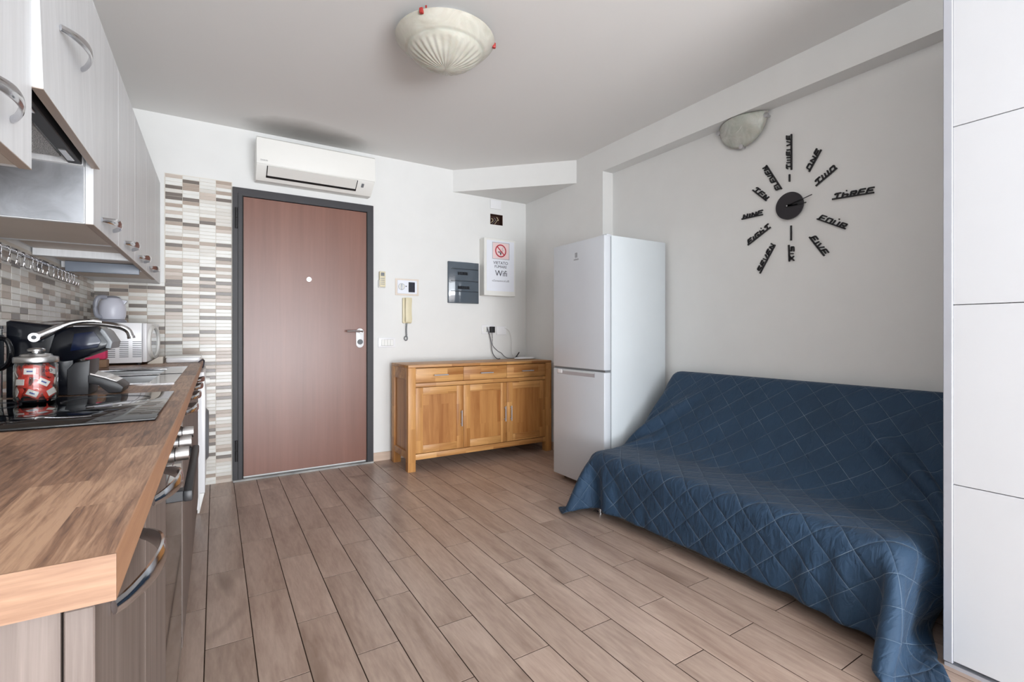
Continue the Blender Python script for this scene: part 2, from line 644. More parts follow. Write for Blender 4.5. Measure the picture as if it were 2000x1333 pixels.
# floor planks, half bond, one porcelain plank each
PW, PLN, GAP = 0.1448, 0.592, 0.0032
shared = {}
for r_ in range(-1, 20):
    x0 = -0.030 + PW * r_
    x1 = min(x0 + PW, XN)
    ph = 1.94 - (PLN / 2 if r_ % 2 else 0)
    y = ph - PLN * math.ceil((ph - YF) / PLN)
    while y < YB:
        a0, a1 = max(y, YF), min(y + PLN, YB)
        y += PLN
        if a1 - a0 < 0.03:
            continue
        w, l = x1 - x0 - GAP, a1 - a0 - GAP
        key = (round(w, 4), round(l, 4))
        if key not in shared:
            b_ = box(-w / 2, w / 2, -l / 2, l / 2, -0.006, 0, 0.0)
            top = [e for e in b_.edges if all(v_.co.z > -0.001 for v_ in e.verts)]
            bmesh.ops.bevel(b_, geom=top, offset=0.0007, segments=1, affect='EDGES')
            me_ = finish(b_, 'plank', 0)
            me_.materials.append(M['plank'])
            me_.materials.append(M['grout'])
            for pf in me_.polygons:
                pf.material_index = 0 if pf.normal.z > 0.3 else 1
            shared[key] = me_
        p = bpy.data.objects.new('plank', shared[key])
        COL.objects.link(p)
        p.parent = fl
        p.location = ((x0 + x1) / 2, (a0 + a1) / 2, 0)

wl = struct('wall_left', box(XL - 0.15, XL, YF - 0.15, YB + 0.15, 0, ZC), M['wall'])
# back wall with a real square recess (the open junction box)
HX0, HX1, HZ0, HZ1 = 2.255, 2.395, 2.130, 2.232
b_ = bmesh.new()
bx(b_, XL - 0.15, HX0, YB, YB + 0.15, 0, ZC)
bx(b_, HX1, 3.0, YB, YB + 0.15, 0, ZC)
bx(b_, HX0, HX1, YB, YB + 0.15, 0, HZ0)
bx(b_, HX0, HX1, YB, YB + 0.15, HZ1, ZC)
bx(b_, HX0, HX1, YB + 0.06, YB + 0.15, HZ0, HZ1)
wb = struct('wall_back', b_, M['wall'])
b_ = bmesh.new()
bx(b_, XR, 3.0, Y_STEP, YB + 0.05, 0, ZC)
bx(b_, XN, 3.0, YF - 0.15, Y_STEP, 0, ZC)
wr_ = struct('wall_right', b_, M['wall'])
b_ = bmesh.new()
WX0, WX1, WZ0, WZ1 = -0.60, 2.50, 0.08, 2.42
bx(b_, XL - 0.15, WX0, YF - 0.15, YF, 0, ZC)
bx(b_, WX1, 3.0, YF - 0.15, YF, 0, ZC)
bx(b_, WX0, WX1, YF - 0.15, YF, 0, WZ0)
bx(b_, WX0, WX1, YF - 0.15, YF, WZ1, ZC)
wf = struct('wall_front', b_, M['wall'])
b_ = bmesh.new()
for (p, q) in ((WX0, WX0 + 0.06), (0.91, 0.99), (WX1 - 0.06, WX1)):
    bx(b_, p, q, YF - 0.08, YF - 0.02, WZ0, WZ1)
bx(b_, WX0, WX1, YF - 0.08, YF - 0.02, WZ0, WZ0 + 0.06)
bx(b_, WX0, WX1, YF - 0.08, YF - 0.02, WZ1 - 0.06, WZ1)
win = struct('window_1', b_, M['white_plastic'])
struct('trim_1', box(XR, XN + 0.002, YF, Y_STEP, 2.39, ZC), M['wall'])            # ceiling beam flush with the pier
b_ = prism(bmesh.new(), [(1.862, YB), (XR, YB - 0.80), (XR, YB)], 'Z', 2.38, ZC)
struct('trim_2', b_, M['wall'])                                                  # corner soffit
b_ = bmesh.new()
bx(b_, 1.128, XR, YB - 0.012, YB, 0, 0.072, 0.002, 1)
struct('baseboard_back', b_, M['skirting'])
b_ = bmesh.new()
bx(b_, XR - 0.012, XR, Y_STEP, YB - 0.012, 0, 0.072, 0.002, 1)
struct('baseboard_right', b_, M['skirting'])

# ---- wall tiles: strips 10 x 2.5 cm
TW, TH, JT = 0.0985, 0.0250, 0.0022


def pick(prev, rng):
    w = [0.33, 0.20, 0.17, 0.16, 0.14]
    if prev == 4:
        w = [0.5, 0.2, 0.12, 0.14, 0.04]
    if prev in (2, 3):
        w = [0.36, 0.16, 0.12, 0.14, 0.22]
    return rng.choices(range(5), w)[0]


def tile_meshes(axis, mats):
    out = []
    for i in range(5):
        w, h = TW - JT, TH - JT
        if axis == 'X':
            b2 = box(-w / 2, w / 2, -0.006, 0, -h / 2, h / 2)
            e = [q for q in b2.edges if all(v_.co.y < -0.005 for v_ in q.verts)]
        else:
            b2 = box(0, 0.006, -w / 2, w / 2, -h / 2, h / 2)
            e = [q for q in b2.edges if all(v_.co.x > 0.005 for v_ in q.verts)]
        bmesh.ops.bevel(b2, geom=e, offset=0.001, segments=1, affect='EDGES')
        me_ = finish(b2, 'tile', 0)
        me_.materials.append(mats[i])
        out.append(me_)
    return out


def lay_tiles(spots, meshes, mats, parent, limit=300):
    """spots sorted largest first: (x, y, z, kind)"""
    for (x, y, z, kd) in spots[:limit]:
        o = bpy.data.objects.new('tile', meshes[kd])
        COL.objects.link(o)
        o.parent = parent
        o.location = (x, y, z)
    rest = spots[limit:]
    if rest:
        vs, fs, mi = [], [], []
        for (x, y, z, kd) in rest:
            me_ = meshes[kd]
            o_ = len(vs)
            vs += [(v_.co.x + x, v_.co.y + y, v_.co.z + z) for v_ in me_.vertices]
            for f_ in me_.polygons:
                fs.append([o_ + i for i in f_.vertices])
                mi.append(kd)
        me2 = bpy.data.meshes.new('tile_field')
        me2.from_pydata(vs, [], fs)
        for m_ in mats:
            me2.materials.append(m_)
        me2.polygons.foreach_set('material_index', mi)
        o = bpy.data.objects.new('tile_field', me2)
        COL.objects.link(o)
        o.parent = parent
        o['kind'] = 'stuff'


rng = random.Random(3)
X0T = -0.291
colspots, backspots = [], []
for c_ in range(4):
    prev = 0
    for r2 in range(87):
        x, z = X0T + TW * (c_ + 0.5), TH * (r2 + 0.5)
        prev = pick(prev, rng)
        if c_ < 3 and z < 0.80 and x < -0.06:
            continue
        colspots.append((x, YB - 0.001, z, prev))
for c_ in range(4):
    prev = 0
    for r2 in range(21):
        x, z = X0T - TW * (c_ + 0.5), 0.90 + TH * (r2 + 0.5)
        prev = pick(prev, rng)
        backspots.append((x, YB - 0.001, z, prev))
backspots.sort(key=lambda s_: -s_[2])
lay_tiles(colspots + backspots, tile_meshes('X', TB), TB, wb)
b_ = bmesh.new()
bx(b_, X0T - 0.004, X0T + 4 * TW + 0.003, YB - 0.004, YB, 0, 87 * TH + 0.004)
bx(b_, XL, X0T, YB - 0.004, YB, 0.88, 0.90 + 21 * TH)
obj('grout', b_, M['tile_grout'], wb, smooth=0)
spots = []
for c_ in range(34):
    prev = 0
    for r2 in range(20):
        y = YB - 0.008 - TW * (c_ + 0.5)
        prev = pick(prev, rng)
        spots.append((XL + 0.001, y, 0.902 + 0.0255 * (r2 + 0.5), prev))
spots = [s_ for s_ in spots if s_[1] >= 2.32][::-1] + [s_ for s_ in spots if s_[1] < 2.32]
lay_tiles(spots, tile_meshes('Y', TL), TL, wl)
obj('grout', box(XL, XL + 0.004, 0.68, YB - 0.004, 0.88, 1.425), M['tile_grout'], wl, smooth=0)

# ---- entrance door
dr = bpy.data.objects.new('door_1', None)
COL.objects.link(dr)
dr.location = (0.615, YB, 0)
dr['kind'] = 'structure'
b_ = bmesh.new()
FY = YB - 0.035
prism(b_, [(0.108, 0.014), (0.172, 0.014), (0.172, 2.082), (1.070, 2.082), (1.070, 0.014), (1.123, 0.014), (1.123, 2.14), (0.108, 2.14)], 'Y', FY, YB)
fr_ = obj('door_frame', b_, M['door_frame'], dr)
b_ = bmesh.new()
bx(b_, 0.140, 0.1435, FY - 0.003, FY + 0.001, 0.014, 2.10)
bx(b_, 1.067, 1.074, FY - 0.002, FY + 0.004, 0.014, 2.085)
bx(b_, 0.168, 0.176, FY - 0.002, FY + 0.004, 0.014, 2.085)
obj('gasket', b_, M['black_rubber'], fr_)
for z in (1.84, 0.15):
    b_ = bmesh.new()
    cyl(b_, (0.132, FY - 0.008, z), (0.132, FY - 0.008, z + 0.075), 0.009, n=12)
    cyl(b_, (0.132, FY - 0.008, z + 0.078), (0.132, FY - 0.008, z + 0.15), 0.009, n=12)
    bx(b_, 0.118, 0.132, FY - 0.004, FY, z, z + 0.15)
    obj('hinge', b_, M['matt_black'], fr_)
lf = obj('door_leaf', box(0.176, 1.067, FY + 0.006, YB - 0.002, 0.03, 2.078, 0.002, 1), M['door_leaf'], dr)
b_ = cyl(bmesh.new(), (0.622, FY + 0.006, 1.498), (0.622, FY - 0.004, 1.498), 0.017, n=20)
obj('spyhole', b_, M['chrome'], lf)
b_ = bmesh.new()
pts = []
for i in range(24):
    a_ = 2 * PI * i / 24
    pts.append((1.011 + 0.0315 * math.cos(a_), (1.085 if math.sin(a_) >= 0 else 0.994) + 0.0335 * math.sin(a_)))
prism(b_, pts, 'Y', FY - 0.006, FY + 0.008, 0.002)
hp = obj('handle_plate', b_, M['white_gloss'], dr)
b_ = bmesh.new()
tube(b_, spline([(1.020, FY - 0.004, 1.094), (1.020, FY - 0.045, 1.094), (1.008, FY - 0.055, 1.094), (0.95, FY - 0.055, 1.096), (0.900, FY - 0.050, 1.094)], 6), 0.0085, 10)
cyl(b_, (1.018, FY - 0.012, 1.094), (1.018, FY - 0.004, 1.094), 0.014)
obj('lever', b_, M['chrome'], hp)
b_ = cyl(bmesh.new(), (1.011, FY - 0.016, 1.008), (1.011, FY - 0.005, 1.008), 0.0215, n=24)
obj('lock_cylinder', b_, M['smoke_dark'], hp)
obj('threshold', box(0.108, 1.123, YB - 0.05, YB, 0.0, 0.014, 0.002, 1), M['granite'], dr)

# ------------------------------------------------------------------ kitchen: base units
KX = -0.084          # carcass front
DX = -0.064          # door front (behind the worktop edge it sits slightly proud)
KX, DX = -0.106, -0.085


def bow_handle(parent, x, yc, z, L=0.21, out=0.030, name='handle'):
    b2 = bmesh.new()
    pts2 = []
    for i in range(21):
        t = i / 20
        s_ = math.sin(PI * t)
        pts2.append((x + 0.003 + out * s_ ** 0.8, yc + (t - 0.5) * L, z + 0.006 * s_))
    tube(b2, pts2, lambda t: 0.0035 + 0.001 * math.sin(PI * t), 10, rz=lambda t: 0.0075 + 0.006 * math.sin(PI * t))
    return obj(name, b2, M['chrome'], parent)


def base_unit(y0, y1, label, end_panel=False):
    t = thing('base_cabinet', label, 'cabinet', (KX - 0.25, (y0 + y1) / 2, 0), 'base cabinets under the worktop')
    b2 = bmesh.new()
    bx(b2, XL + 0.03, KX, y0 + 0.001, y0 + 0.019, 0.10, 0.858)
    bx(b2, XL + 0.03, KX, y1 - 0.019, y1 - 0.001, 0.10, 0.858)
    bx(b2, XL + 0.03, KX, y0 + 0.019, y1 - 0.019, 0.10, 0.118)
    bx(b2, XL + 0.03, XL + 0.036, y0 + 0.019, y1 - 0.019, 0.118, 0.70)
    obj('carcass', b2, M['base_cab'], t, smooth=0)
    obj('plinth', box(XL + 0.1, KX - 0.06, y0 + 0.001, y1 - 0.001, 0.0, 0.10), M['base_cab'], t)
    d = obj('door', box(KX + 0.0015, DX, y0 + 0.0015, y1 - 0.0015, 0.105, 0.854, 0.0012, 1), M['base_cab'], t)
    bow_handle(d, DX, (y0 + y1) / 2, 0.818, 0.2 if y1 - y0 > 0.3 else 0.16)
    return t


base_unit(0.52, 0.86, 'grey-brown wood-grain base cabinet at the near end of the worktop')
base_unit(0.86, 1.20, 'grey-brown base cabinet between the near end cabinet and the oven')
for i, (nm) in enumerate(('first base cabinet beyond the oven, hardly seen edge-on', 'second base cabinet beyond the oven, under the sink',
                          'third base cabinet beyond the oven', 'last base cabinet, beside the white washing machine')):
    base_unit(1.80 + 0.405 * i, 1.80 + 0.405 * (i + 1), nm)

# oven
ov = thing('oven', 'black glass built-in oven with silver knobs under the hob', 'oven', (KX - 0.25, 1.5, 0.1))
obj('body', box(XL + 0.05, KX, 1.203, 1.797, 0.10, 0.858), M['matt_black'], ov)
od = obj('oven_door', box(KX + 0.001, DX - 0.002, 1.2015, 1.7995, 0.145, 0.758, 0.002, 1), M['black_gloss'], ov)
obj('control_panel', box(KX + 0.001, DX - 0.002, 1.2015, 1.7995, 0.764, 0.856, 0.002, 1), M['black_gloss'], ov)
obj('plinth', box(XL + 0.1, KX - 0.06, 1.203, 1.797, 0.0, 0.10), M['base_cab'], ov)
obj('lower_panel', box(KX + 0.001, DX - 0.002, 1.2015, 1.7995, 0.10, 0.141, 0.001, 1), M['black_gloss'], ov)
for y in (1.28, 1.415, 1.55):
    b_ = bmesh.new()
    cyl(b_, (DX - 0.003, y, 0.815), (DX + 0.010, y, 0.815), 0.0175, n=24)
    cyl(b_, (DX + 0.012, y, 0.815), (DX + 0.036, y, 0.815), 0.0155, 0.0145, n=24)
    kb = obj('knob', b_, M['steel'], ov)
    obj('knob_ring', cyl(bmesh.new(), (DX + 0.0095, y, 0.815), (DX + 0.0125, y, 0.815), 0.0152, n=24), M['matt_black'], kb)
b_ = bmesh.new()
bx(b_, DX + 0.026, DX + 0.044, 1.25, 1.75, 0.716, 0.740, 0.004)
hb = obj('handle', b_, M['black_plastic'], od)
b_ = bmesh.new()
b_.free()
for y in (1.27, 1.73):
    obj('bracket', box(DX - 0.004, DX + 0.028, y - 0.014, y + 0.014, 0.716, 0.740, 0.002, 1), M['black_plastic'], od)

# washing machine at the far end
wm = thing('washing_machine', 'slim white washing machine at the far end beside the tiled wall', 'washing machine', (-0.3, 3.73, 0))
obj('cabinet_body', box(XL + 0.05, -0.078, 3.43, 4.03, 0.02, 0.845, 0.006), M['white_gloss'], wm)
b_ = prism(bmesh.new(), [(-0.080, 0.12), (-0.052, 0.12), (-0.050, 0.70), (-0.056, 0.845), (-0.080, 0.845)], 'Y', 3.43, 4.03, 0.002)
obj('front_panel', b_, M['white_gloss'], wm)
b_ = prism(bmesh.new(), [(-0.090, 0.0), (-0.080, 0.0), (-0.054, 0.117), (-0.090, 0.117)], 'Y', 3.435, 4.025, 0.002)
obj('kick_panel', b_, M['white_plastic'], wm)
b_ = cyl(bmesh.new(), (-0.052, 3.62, 0.775), (-0.028, 3.62, 0.775), 0.022, 0.019)
obj('knob', b_, M['white_plastic'], wm)
b_ = cyl(bmesh.new(), (-0.055, 3.73, 0.42), (-0.035, 3.73, 0.42), 0.175, 0.15, 40)
obj('porthole', b_, M['grey_plastic'], wm)

# worktop with a real sink cut-out
SY0, SY1, SX0, SX1 = 2.10, 3.06, -0.545, -0.145
b_ = bmesh.new()
WT0, WT1, WTX = 0.862, 0.900, -0.0686
bx(b_, XL + 0.008, WTX - 0.0015, 0.5055, SY0, WT0, WT1)
bx(b_, XL + 0.008, WTX - 0.0015, SY1, 4.04, WT0, WT1)
bx(b_, XL + 0.008, SX0, SY0, SY1, WT0, WT1)
bx(b_, SX1, WTX - 0.0015, SY0, SY1, WT0, WT1)
wt = thing('worktop', 'long brown oak-look kitchen worktop along the tiled left wall', 'worktop', (-0.37, 2.27, WT0))
obj('laminate_slab', b_, M['worktop'], wt, smooth=0)
obj('end_edge', box(XL + 0.008, WTX, 0.5035, 0.5055, WT0, WT1), M['worktop_edge'], wt, label='pale oak edging on the cut end', smooth=0)
obj('front_edge', box(WTX - 0.0015, WTX, 0.5055, 4.04, WT0, WT1), M['worktop_band'], wt, smooth=0)

# hob
hob = thing('hob', 'black glass cooking hob set in the worktop', 'hob', (-0.36, 1.49, WT1))
b_ = box(-0.615, -0.104, 1.225, 1.765, WT1, WT1 + 0.006, 0.002)
obj('glass_top', b_, M['black_gloss'], hob)
for (cx_, cy_, rr) in ((-0.24, 1.36, 0.075), (-0.48, 1.36, 0.09), (-0.24, 1.63, 0.09), (-0.48, 1.63, 0.075)):
    b_ = bmesh.new()
    lathe(b_, (cx_, cy_, WT1 + 0.0061), [(rr, 0), (rr + 0.0015, 0), (rr + 0.0015, 0.0002), (rr, 0.0002), (rr, 0)], 40)
    obj('zone_ring', b_, M['smoke_dark'], hob)

# sink
sk = thing('sink', 'stainless steel double-bowl sink sunk into the worktop', 'sink', (-0.36, 2.58, WT1))
b_ = bmesh.new()
zr = WT1 + 0.004
BO = [(2.135, 2.52, -0.52, -0.20), (2.56, 2.86, -0.52, -0.20)]
bx(b_, SX0 - 0.022, SX1 + 0.022, 2.078, 2.135, WT1, zr)
bx(b_, SX0 - 0.022, SX1 + 0.022, 2.52, 2.56, WT1, zr)
bx(b_, SX0 - 0.022, SX1 + 0.022, 2.86, 3.085, WT1, zr)
bx(b_, SX0 - 0.022, -0.52, 2.135, 2.86, WT1, zr)
bx(b_, -0.20, SX1 + 0.022, 2.135, 2.86, WT1, zr)
for i in range(6):
    y = 2.885 + i * 0.028
    bx(b_, -0.51, -0.20, y, y + 0.012, zr - 0.001, zr + 0.0025, 0.001, 1)
obj('rim', b_, M['chrome'], sk)
for (p, q, r_, s_) in BO:
    b_ = bmesh.new()
    zb = WT1 - 0.16
    for a_ in ((r_ - 0.001, r_, p, q), (s_, s_ + 0.001, p, q), (r_, s_, p - 0.001, p), (r_, s_, q, q + 0.001)):
        bx(b_, a_[0], a_[1], a_[2], a_[3], zb, zr - 0.001)
    bx(b_, r_, s_, p, q, zb - 0.001, zb)
    bw = obj('bowl', b_, M['steel'], sk)
    b_ = bmesh.new()
    lathe(b_, ((r_ + s_) / 2, (p + q) / 2, zb), [(0, 0.002), (0.03, 0.002), (0.045, 0.004), (0.045, 0)], 24)
    obj('drain', b_, M['chrome'], bw)

# tap
tp = thing('mixer_tap', 'chrome kitchen tap arching over the sink', 'tap', (-0.605, 2.54, WT1))
b_ = bmesh.new()
cyl(b_, (-0.605, 2.54, WT1), (-0.605, 2.54, WT1 + 0.06), 0.024, 0.021)
cyl(b_, (-0.605, 2.54, WT1 + 0.06), (-0.605, 2.54, WT1 + 0.16), 0.0165)
obj('body', b_, M['chrome'], tp)
b_ = tube(bmesh.new(), spline([(-0.605, 2.54, 1.05), (-0.60, 2.538, 1.095), (-0.54, 2.53, 1.116), (-0.42, 2.51, 1.119), (-0.34, 2.50, 1.109), (-0.305, 2.50, 1.092), (-0.294, 2.50, 1.066)], 8), 0.0115, 14)
cyl(b_, (-0.294, 2.50, 1.068), (-0.292, 2.50, 1.058), 0.0135)
obj('spout', b_, M['chrome'], tp)
b_ = tube(bmesh.new(), spline([(-0.605, 2.54, 1.03), (-0.60, 2.50, 1.05), (-0.59, 2.44, 1.075)], 6), 0.007, 10)
obj('lever', b_, M['chrome'], tp)

# ------------------------------------------------------------------ kitchen: wall units
UX = -0.338
UD = -0.318
UZ0, UZ1 = 1.414, 2.100


def wall_unit(y0, y1, label, z0=UZ0, raised_floor=0.0, handle=None, dx=0.0, steel=False):
    t = thing('wall_cabinet', label, 'cabinet', (-0.5, (y0 + y1) / 2, z0), 'white wall cabinets')
    b2 = bmesh.new()
    bx(b2, XL + 0.007, UX, y0 + 0.001, y0 + 0.018, z0, UZ1)
    bx(b2, XL + 0.007, UX, y1 - 0.018, y1 - 0.001, z0, UZ1)
    bx(b2, XL + 0.007, UX, y0 + 0.018, y1 - 0.018, UZ1 - 0.018, UZ1)
    bx(b2, XL + 0.007, XL + 0.012, y0 + 0.018, y1 - 0.018, z0 + raised_floor, UZ1)
    obj('carcass', b2, M['upper_cab'], t, smooth=0)
    obj('bottom_board', box(XL + 0.012, UX - 0.001, y0 + 0.018, y1 - 0.018, z0 + raised_floor, z0 + raised_floor + 0.018), M['cab_inside'], t, smooth=0)
    b2 = box(UX + 0.001, UD + dx, y0 + 0.0012, y1 - 0.0012, z0, UZ1, 0.0012, 1)
    if dx:
        for v_ in b2.verts:       # the flap stands a little open at its foot
            v_.co.x += 0.016 * (UZ1 - v_.co.z) / (UZ1 - z0) if v_.co.x > UX + 0.0005 else 0
    d = obj('door', b2, M['upper_cab'], t)
    obj('edge_band', box(UX + 0.001 + (0.016 if dx else 0), UD + (0.016 if dx else 0), y0 + 0.0015, y1 - 0.0015, z0 - 0.0015, z0), M['edge_taupe'], d, label='taupe lower edge', smooth=0)
    hy, hz = handle
    bow_handle(d, UD + (0.010 if dx else 0), hy, hz, 0.21, 0.034)
    return t


wall_unit(0.75, 1.35, 'nearest white wall cabinet, hanging left of the extractor gap', handle=(1.12, 1.470))
hc = wall_unit(1.352, 1.928, 'short white wall cabinet above the extractor, its flap slightly open', z0=1.585, raised_floor=0.07, handle=(1.605, 1.79), dx=0.0001)
u1 = wall_unit(1.930, 2.380, 'white wall cabinet right after the extractor, with a steel-clad side', handle=(2.15, 1.452))
obj('side_sheet', box(XL + 0.008, UX - 0.002, 1.9275, 1.9305, UZ0 + 0.002, 1.60, 0.0005, 1), M['stained_steel'], u1, label='stained steel sheet on the side', smooth=0)
u2 = wall_unit(2.380, 2.830, 'second white wall cabinet beyond the extractor', handle=(2.62, 1.452), raised_floor=0.03)
u3 = wall_unit(2.830, 3.280, 'third white wall cabinet beyond the extractor', handle=(3.05, 1.452), raised_floor=0.03)
obj('tray_edge', box(XL + 0.03, UX - 0.005, 3.215, 3.235, UZ0 - 0.024, UZ0 + 0.028, 0.003), M['buff'], u3, label='blue-grey tray edge below')
u4 = wall_unit(3.280, 3.730, 'last white wall cabinet, next to the tiled back wall', handle=(3.50, 1.452))
obj('filler_panel', box(XL + 0.007, UD, 3.731, YB - 0.007, UZ0, UZ1), M['upper_cab'], u4, smooth=0)

# extractor under the short cabinet
ex = thing('extractor_hood', 'built-in extractor with grey metal filter under the short wall cabinet', 'extractor hood', (-0.5, 1.64, 1.55))
obj('housing', box(XL + 0.012, -0.372, 1.372, 1.908, 1.603, 1.650), M['steel'], ex)
obj('filter', box(XL + 0.03, -0.385, 1.385, 1.895, 1.598, 1.603), M['filter'], ex)
obj('front_strip', box(-0.372, UX - 0.002, 1.372, 1.908, 1.586, 1.63, 0.002, 1), M['matt_black'], ex)
for y in (1.46, 1.82):
    obj('slider', box(-0.366, -0.350, y - 0.05, y + 0.05, 1.583, 1.587, 0.001, 1), M['steel'], ex)

# utensil rail and hooks on the left wall
rl = thing('utensil_rail', 'thin chrome rail on the mosaic wall below the wall cabinets', 'rail', (XL + 0.03, 2.8, 1.37))
obj('bar', cyl(bmesh.new(), (XL + 0.028, 1.90, 1.388), (XL + 0.028, 3.46, 1.388), 0.005, n=10), M['chrome'], rl)
for y in (1.93, 2.66, 3.42):
    obj('bracket', cyl(bmesh.new(), (XL + 0.006, y, 1.388), (XL + 0.028, y, 1.388), 0.007, n=10), M['chrome'], rl)
b_ = tube(bmesh.new(), spline([(-0.006, 0, 0.000), (-0.003, 0, 0.006), (0.003, 0, 0.006), (0.0065, 0, 0.0), (0.0065, 0, -0.042), (0.011, 0, -0.055), (0.021, 0, -0.055), (0.024, 0, -0.042)], 4), 0.0022, 8)
hook_me = finish(b_, 'hook')
hook_me.materials.append(M['chrome'])
ys = [2.36, 2.44, 2.52, 2.60, 2.70, 2.76, 2.82, 2.92, 3.00, 3.07, 3.14, 3.20, 3.27, 3.33, 3.38]
ORD = ['first', 'second', 'third', 'fourth', 'fifth', 'sixth', 'seventh', 'eighth', 'ninth', 'tenth', 'eleventh', 'twelfth', 'thirteenth', 'fourteenth', 'fifteenth']
for y, on in zip(ys, ORD):
    o = bpy.data.objects.new('hook', hook_me)
    COL.objects.link(o)
    o.location = (XL + 0.028, y, 1.388)
    tag(o, on + ' small chrome hook from the left on the utensil rail', 'hook', 'hooks on the utensil rail')

# ------------------------------------------------------------------ things on the worktop
# microwave
mw = thing('microwave', 'white microwave oven on the worktop in the corner', 'microwave', (-0.5, 3.64, WT1))
MX0, MX1, MY0, MY1, MZ0, MZ1 = -0.645, -0.352, 3.415, 3.865, 0.912, 1.138
obj('casing', box(MX0, MX1, MY0, MY1, MZ0, MZ1, 0.004), M['white_gloss'], mw)
AJ = Matrix.Translation((MX1, MY0, 0)) @ Matrix.Rotation(math.radians(-2.5), 4, 'Z') @ Matrix.Translation((-MX1, -MY0, 0))
b_ = bmesh.new()
bx(b_, MX1 + 0.001, MX1 + 0.022, MY0 + 0.002, MY1 - 0.002, MZ0 + 0.002, MZ1 - 0.002, 0.006, 3)
b_.transform(AJ)
mf = obj('front', b_, M['white_gloss'], mw)
b_ = bmesh.new()
ring_o, ring_i = [], []
cyw, czw = 3.635, 1.027
n_ = 40
for x_, ry, rz_ in ((0.0, 0.196, 0.104), (0.012, 0.190, 0.100), (0.012, 0.155, 0.084), (0.003, 0.151, 0.081)):
    ring_o.append([b_.verts.new((MX1 + 0.022 + x_, cyw + ry * math.cos(2 * PI * i / n_), czw + rz_ * math.sin(2 * PI * i / n_))) for i in range(n_)])
for A, B in zip(ring_o, ring_o[1:]):
    for i in range(n_):
        b_.faces.new((A[i], A[(i + 1) % n_], B[(i + 1) % n_], B[i]))
bmesh.ops.recalc_face_normals(b_, faces=b_.faces)
b_.transform(AJ)
obj('window_ring', b_, M['white_plastic'], mf)
b_ = bmesh.new()
vs_ = [b_.verts.new((MX1 + 0.026, cyw + 0.158 * math.cos(2 * PI * i / n_), czw + 0.085 * math.sin(2 * PI * i / n_))) for i in range(n_)]
b_.faces.new(vs_)
b_.transform(AJ)
obj('window_glass', b_, M['smoke'], mf, smooth=0)
b_ = bmesh.new()
for c_ in range(3):
    for r2 in range(9):
        x = -0.535 + c_ * 0.062 if False else -0.510 + c_ * 0.058
        z = 0.945 + r2 * 0.0105
        bx(b_, x, x + 0.040, MY0 - 0.0006, MY0 + 0.002, z, z + 0.0042)
obj('vent_slots', b_, M['grey_plastic'], mw, label='grey ventilation slots', smooth=0)
for (x, y) in ((-0.62, 3.45), (-0.37, 3.45), (-0.62, 3.83), (-0.37, 3.83)):
    obj('foot', cyl(bmesh.new(), (x, y, WT1), (x, y, MZ0 + 0.001), 0.012, n=14), M['matt_black'], mw)

# kettle on the microwave
kt = thing('kettle', 'rounded white and grey kettle standing on the microwave', 'kettle', (-0.515, 3.64, MZ1))
KC = (-0.515, 3.64, MZ1)
obj('base', lathe(bmesh.new(), KC, [(0, 0), (0.066, 0), (0.070, 0.008), (0.065, 0.020), (0, 0.020)], 40), M['lilac_grey'], kt)
kb = obj('body', lathe(bmesh.new(), KC, [(0, 0.022), (0.058, 0.022), (0.063, 0.04), (0.065, 0.07), (0.063, 0.10), (0.056, 0.128), (0.040, 0.146), (0, 0.152)], 40), M['lilac'], kt)
b_ = bmesh.new()
tube(b_, spline([(KC[0] - 0.020, KC[1] - 0.04, KC[2] + 0.150), (KC[0] - 0.052, KC[1] - 0.06, KC[2] + 0.145), (KC[0] - 0.066, KC[1] - 0.062, KC[2] + 0.10), (KC[0] - 0.060, KC[1] - 0.055, KC[2] + 0.045), (KC[0] - 0.04, KC[1] - 0.04, KC[2] + 0.035)], 8), 0.010, 12, rz=0.012)
obj('handle', b_, M['lilac_grey'], kt)
b_ = prism(bmesh.new(), [(KC[0] + 0.050, KC[2] + 0.100), (KC[0] + 0.072, KC[2] + 0.130), (KC[0] + 0.066, KC[2] + 0.136), (KC[0] + 0.040, KC[2] + 0.138)], 'Y', KC[1] - 0.016, KC[1] + 0.016, 0.003)
obj('spout', b_, M['lilac'], kt)
obj('lid', lathe(bmesh.new(), KC, [(0, 0.162), (0.02, 0.160), (0.034, 0.154), (0.040, 0.146), (0, 0.144)], 32), M['lilac_grey'], kt)

# sponges
b_ = box(-0.575, -0.480, 3.24, 3.31, WT1, 0.942, 0.006)
tag(recentre(obj('sponge_block', b_, M['kraft'])), 'brown block under the pink sponge, beside the microwave', 'sponge')
b_ = box(-0.578, -0.484, 3.238, 3.305, 0.943, 0.996, 0.008)
tag(recentre(obj('sponge', b_, M['pink'])), 'bright pink sponge stacked in front of the microwave', 'sponge')

# white tray and bag at the far end of the worktop
tr = thing('cutlery_tray', 'low white plastic tray at the far end of the worktop', 'tray', (-0.16, 3.60, WT1))
b_ = bmesh.new()
TX0, TX1, TY0, TY1 = -0.250, -0.076, 3.52, 3.80
obj('tub', box(TX0, TX1, TY0, TY1, WT1, WT1 + 0.034, 0.010, 3), M['white_gloss'], tr)
obj('lid', box(TX0 - 0.003, TX1 + 0.003, TY0 - 0.003, TY1 + 0.003, WT1 + 0.032, WT1 + 0.041, 0.004, 2), M['white_plastic'], tr)
b_ = prism(bmesh.new(), [(-0.335, WT1), (-0.262, WT1), (-0.262, WT1 + 0.040), (-0.285, WT1 + 0.038), (-0.335, WT1 + 0.006)], 'Y', 3.50, 3.60, 0.002)
tag(recentre(obj('folded_cloth', b_, M['beige_box'])), 'folded pale cloth between the microwave and the white tray', 'cloth')
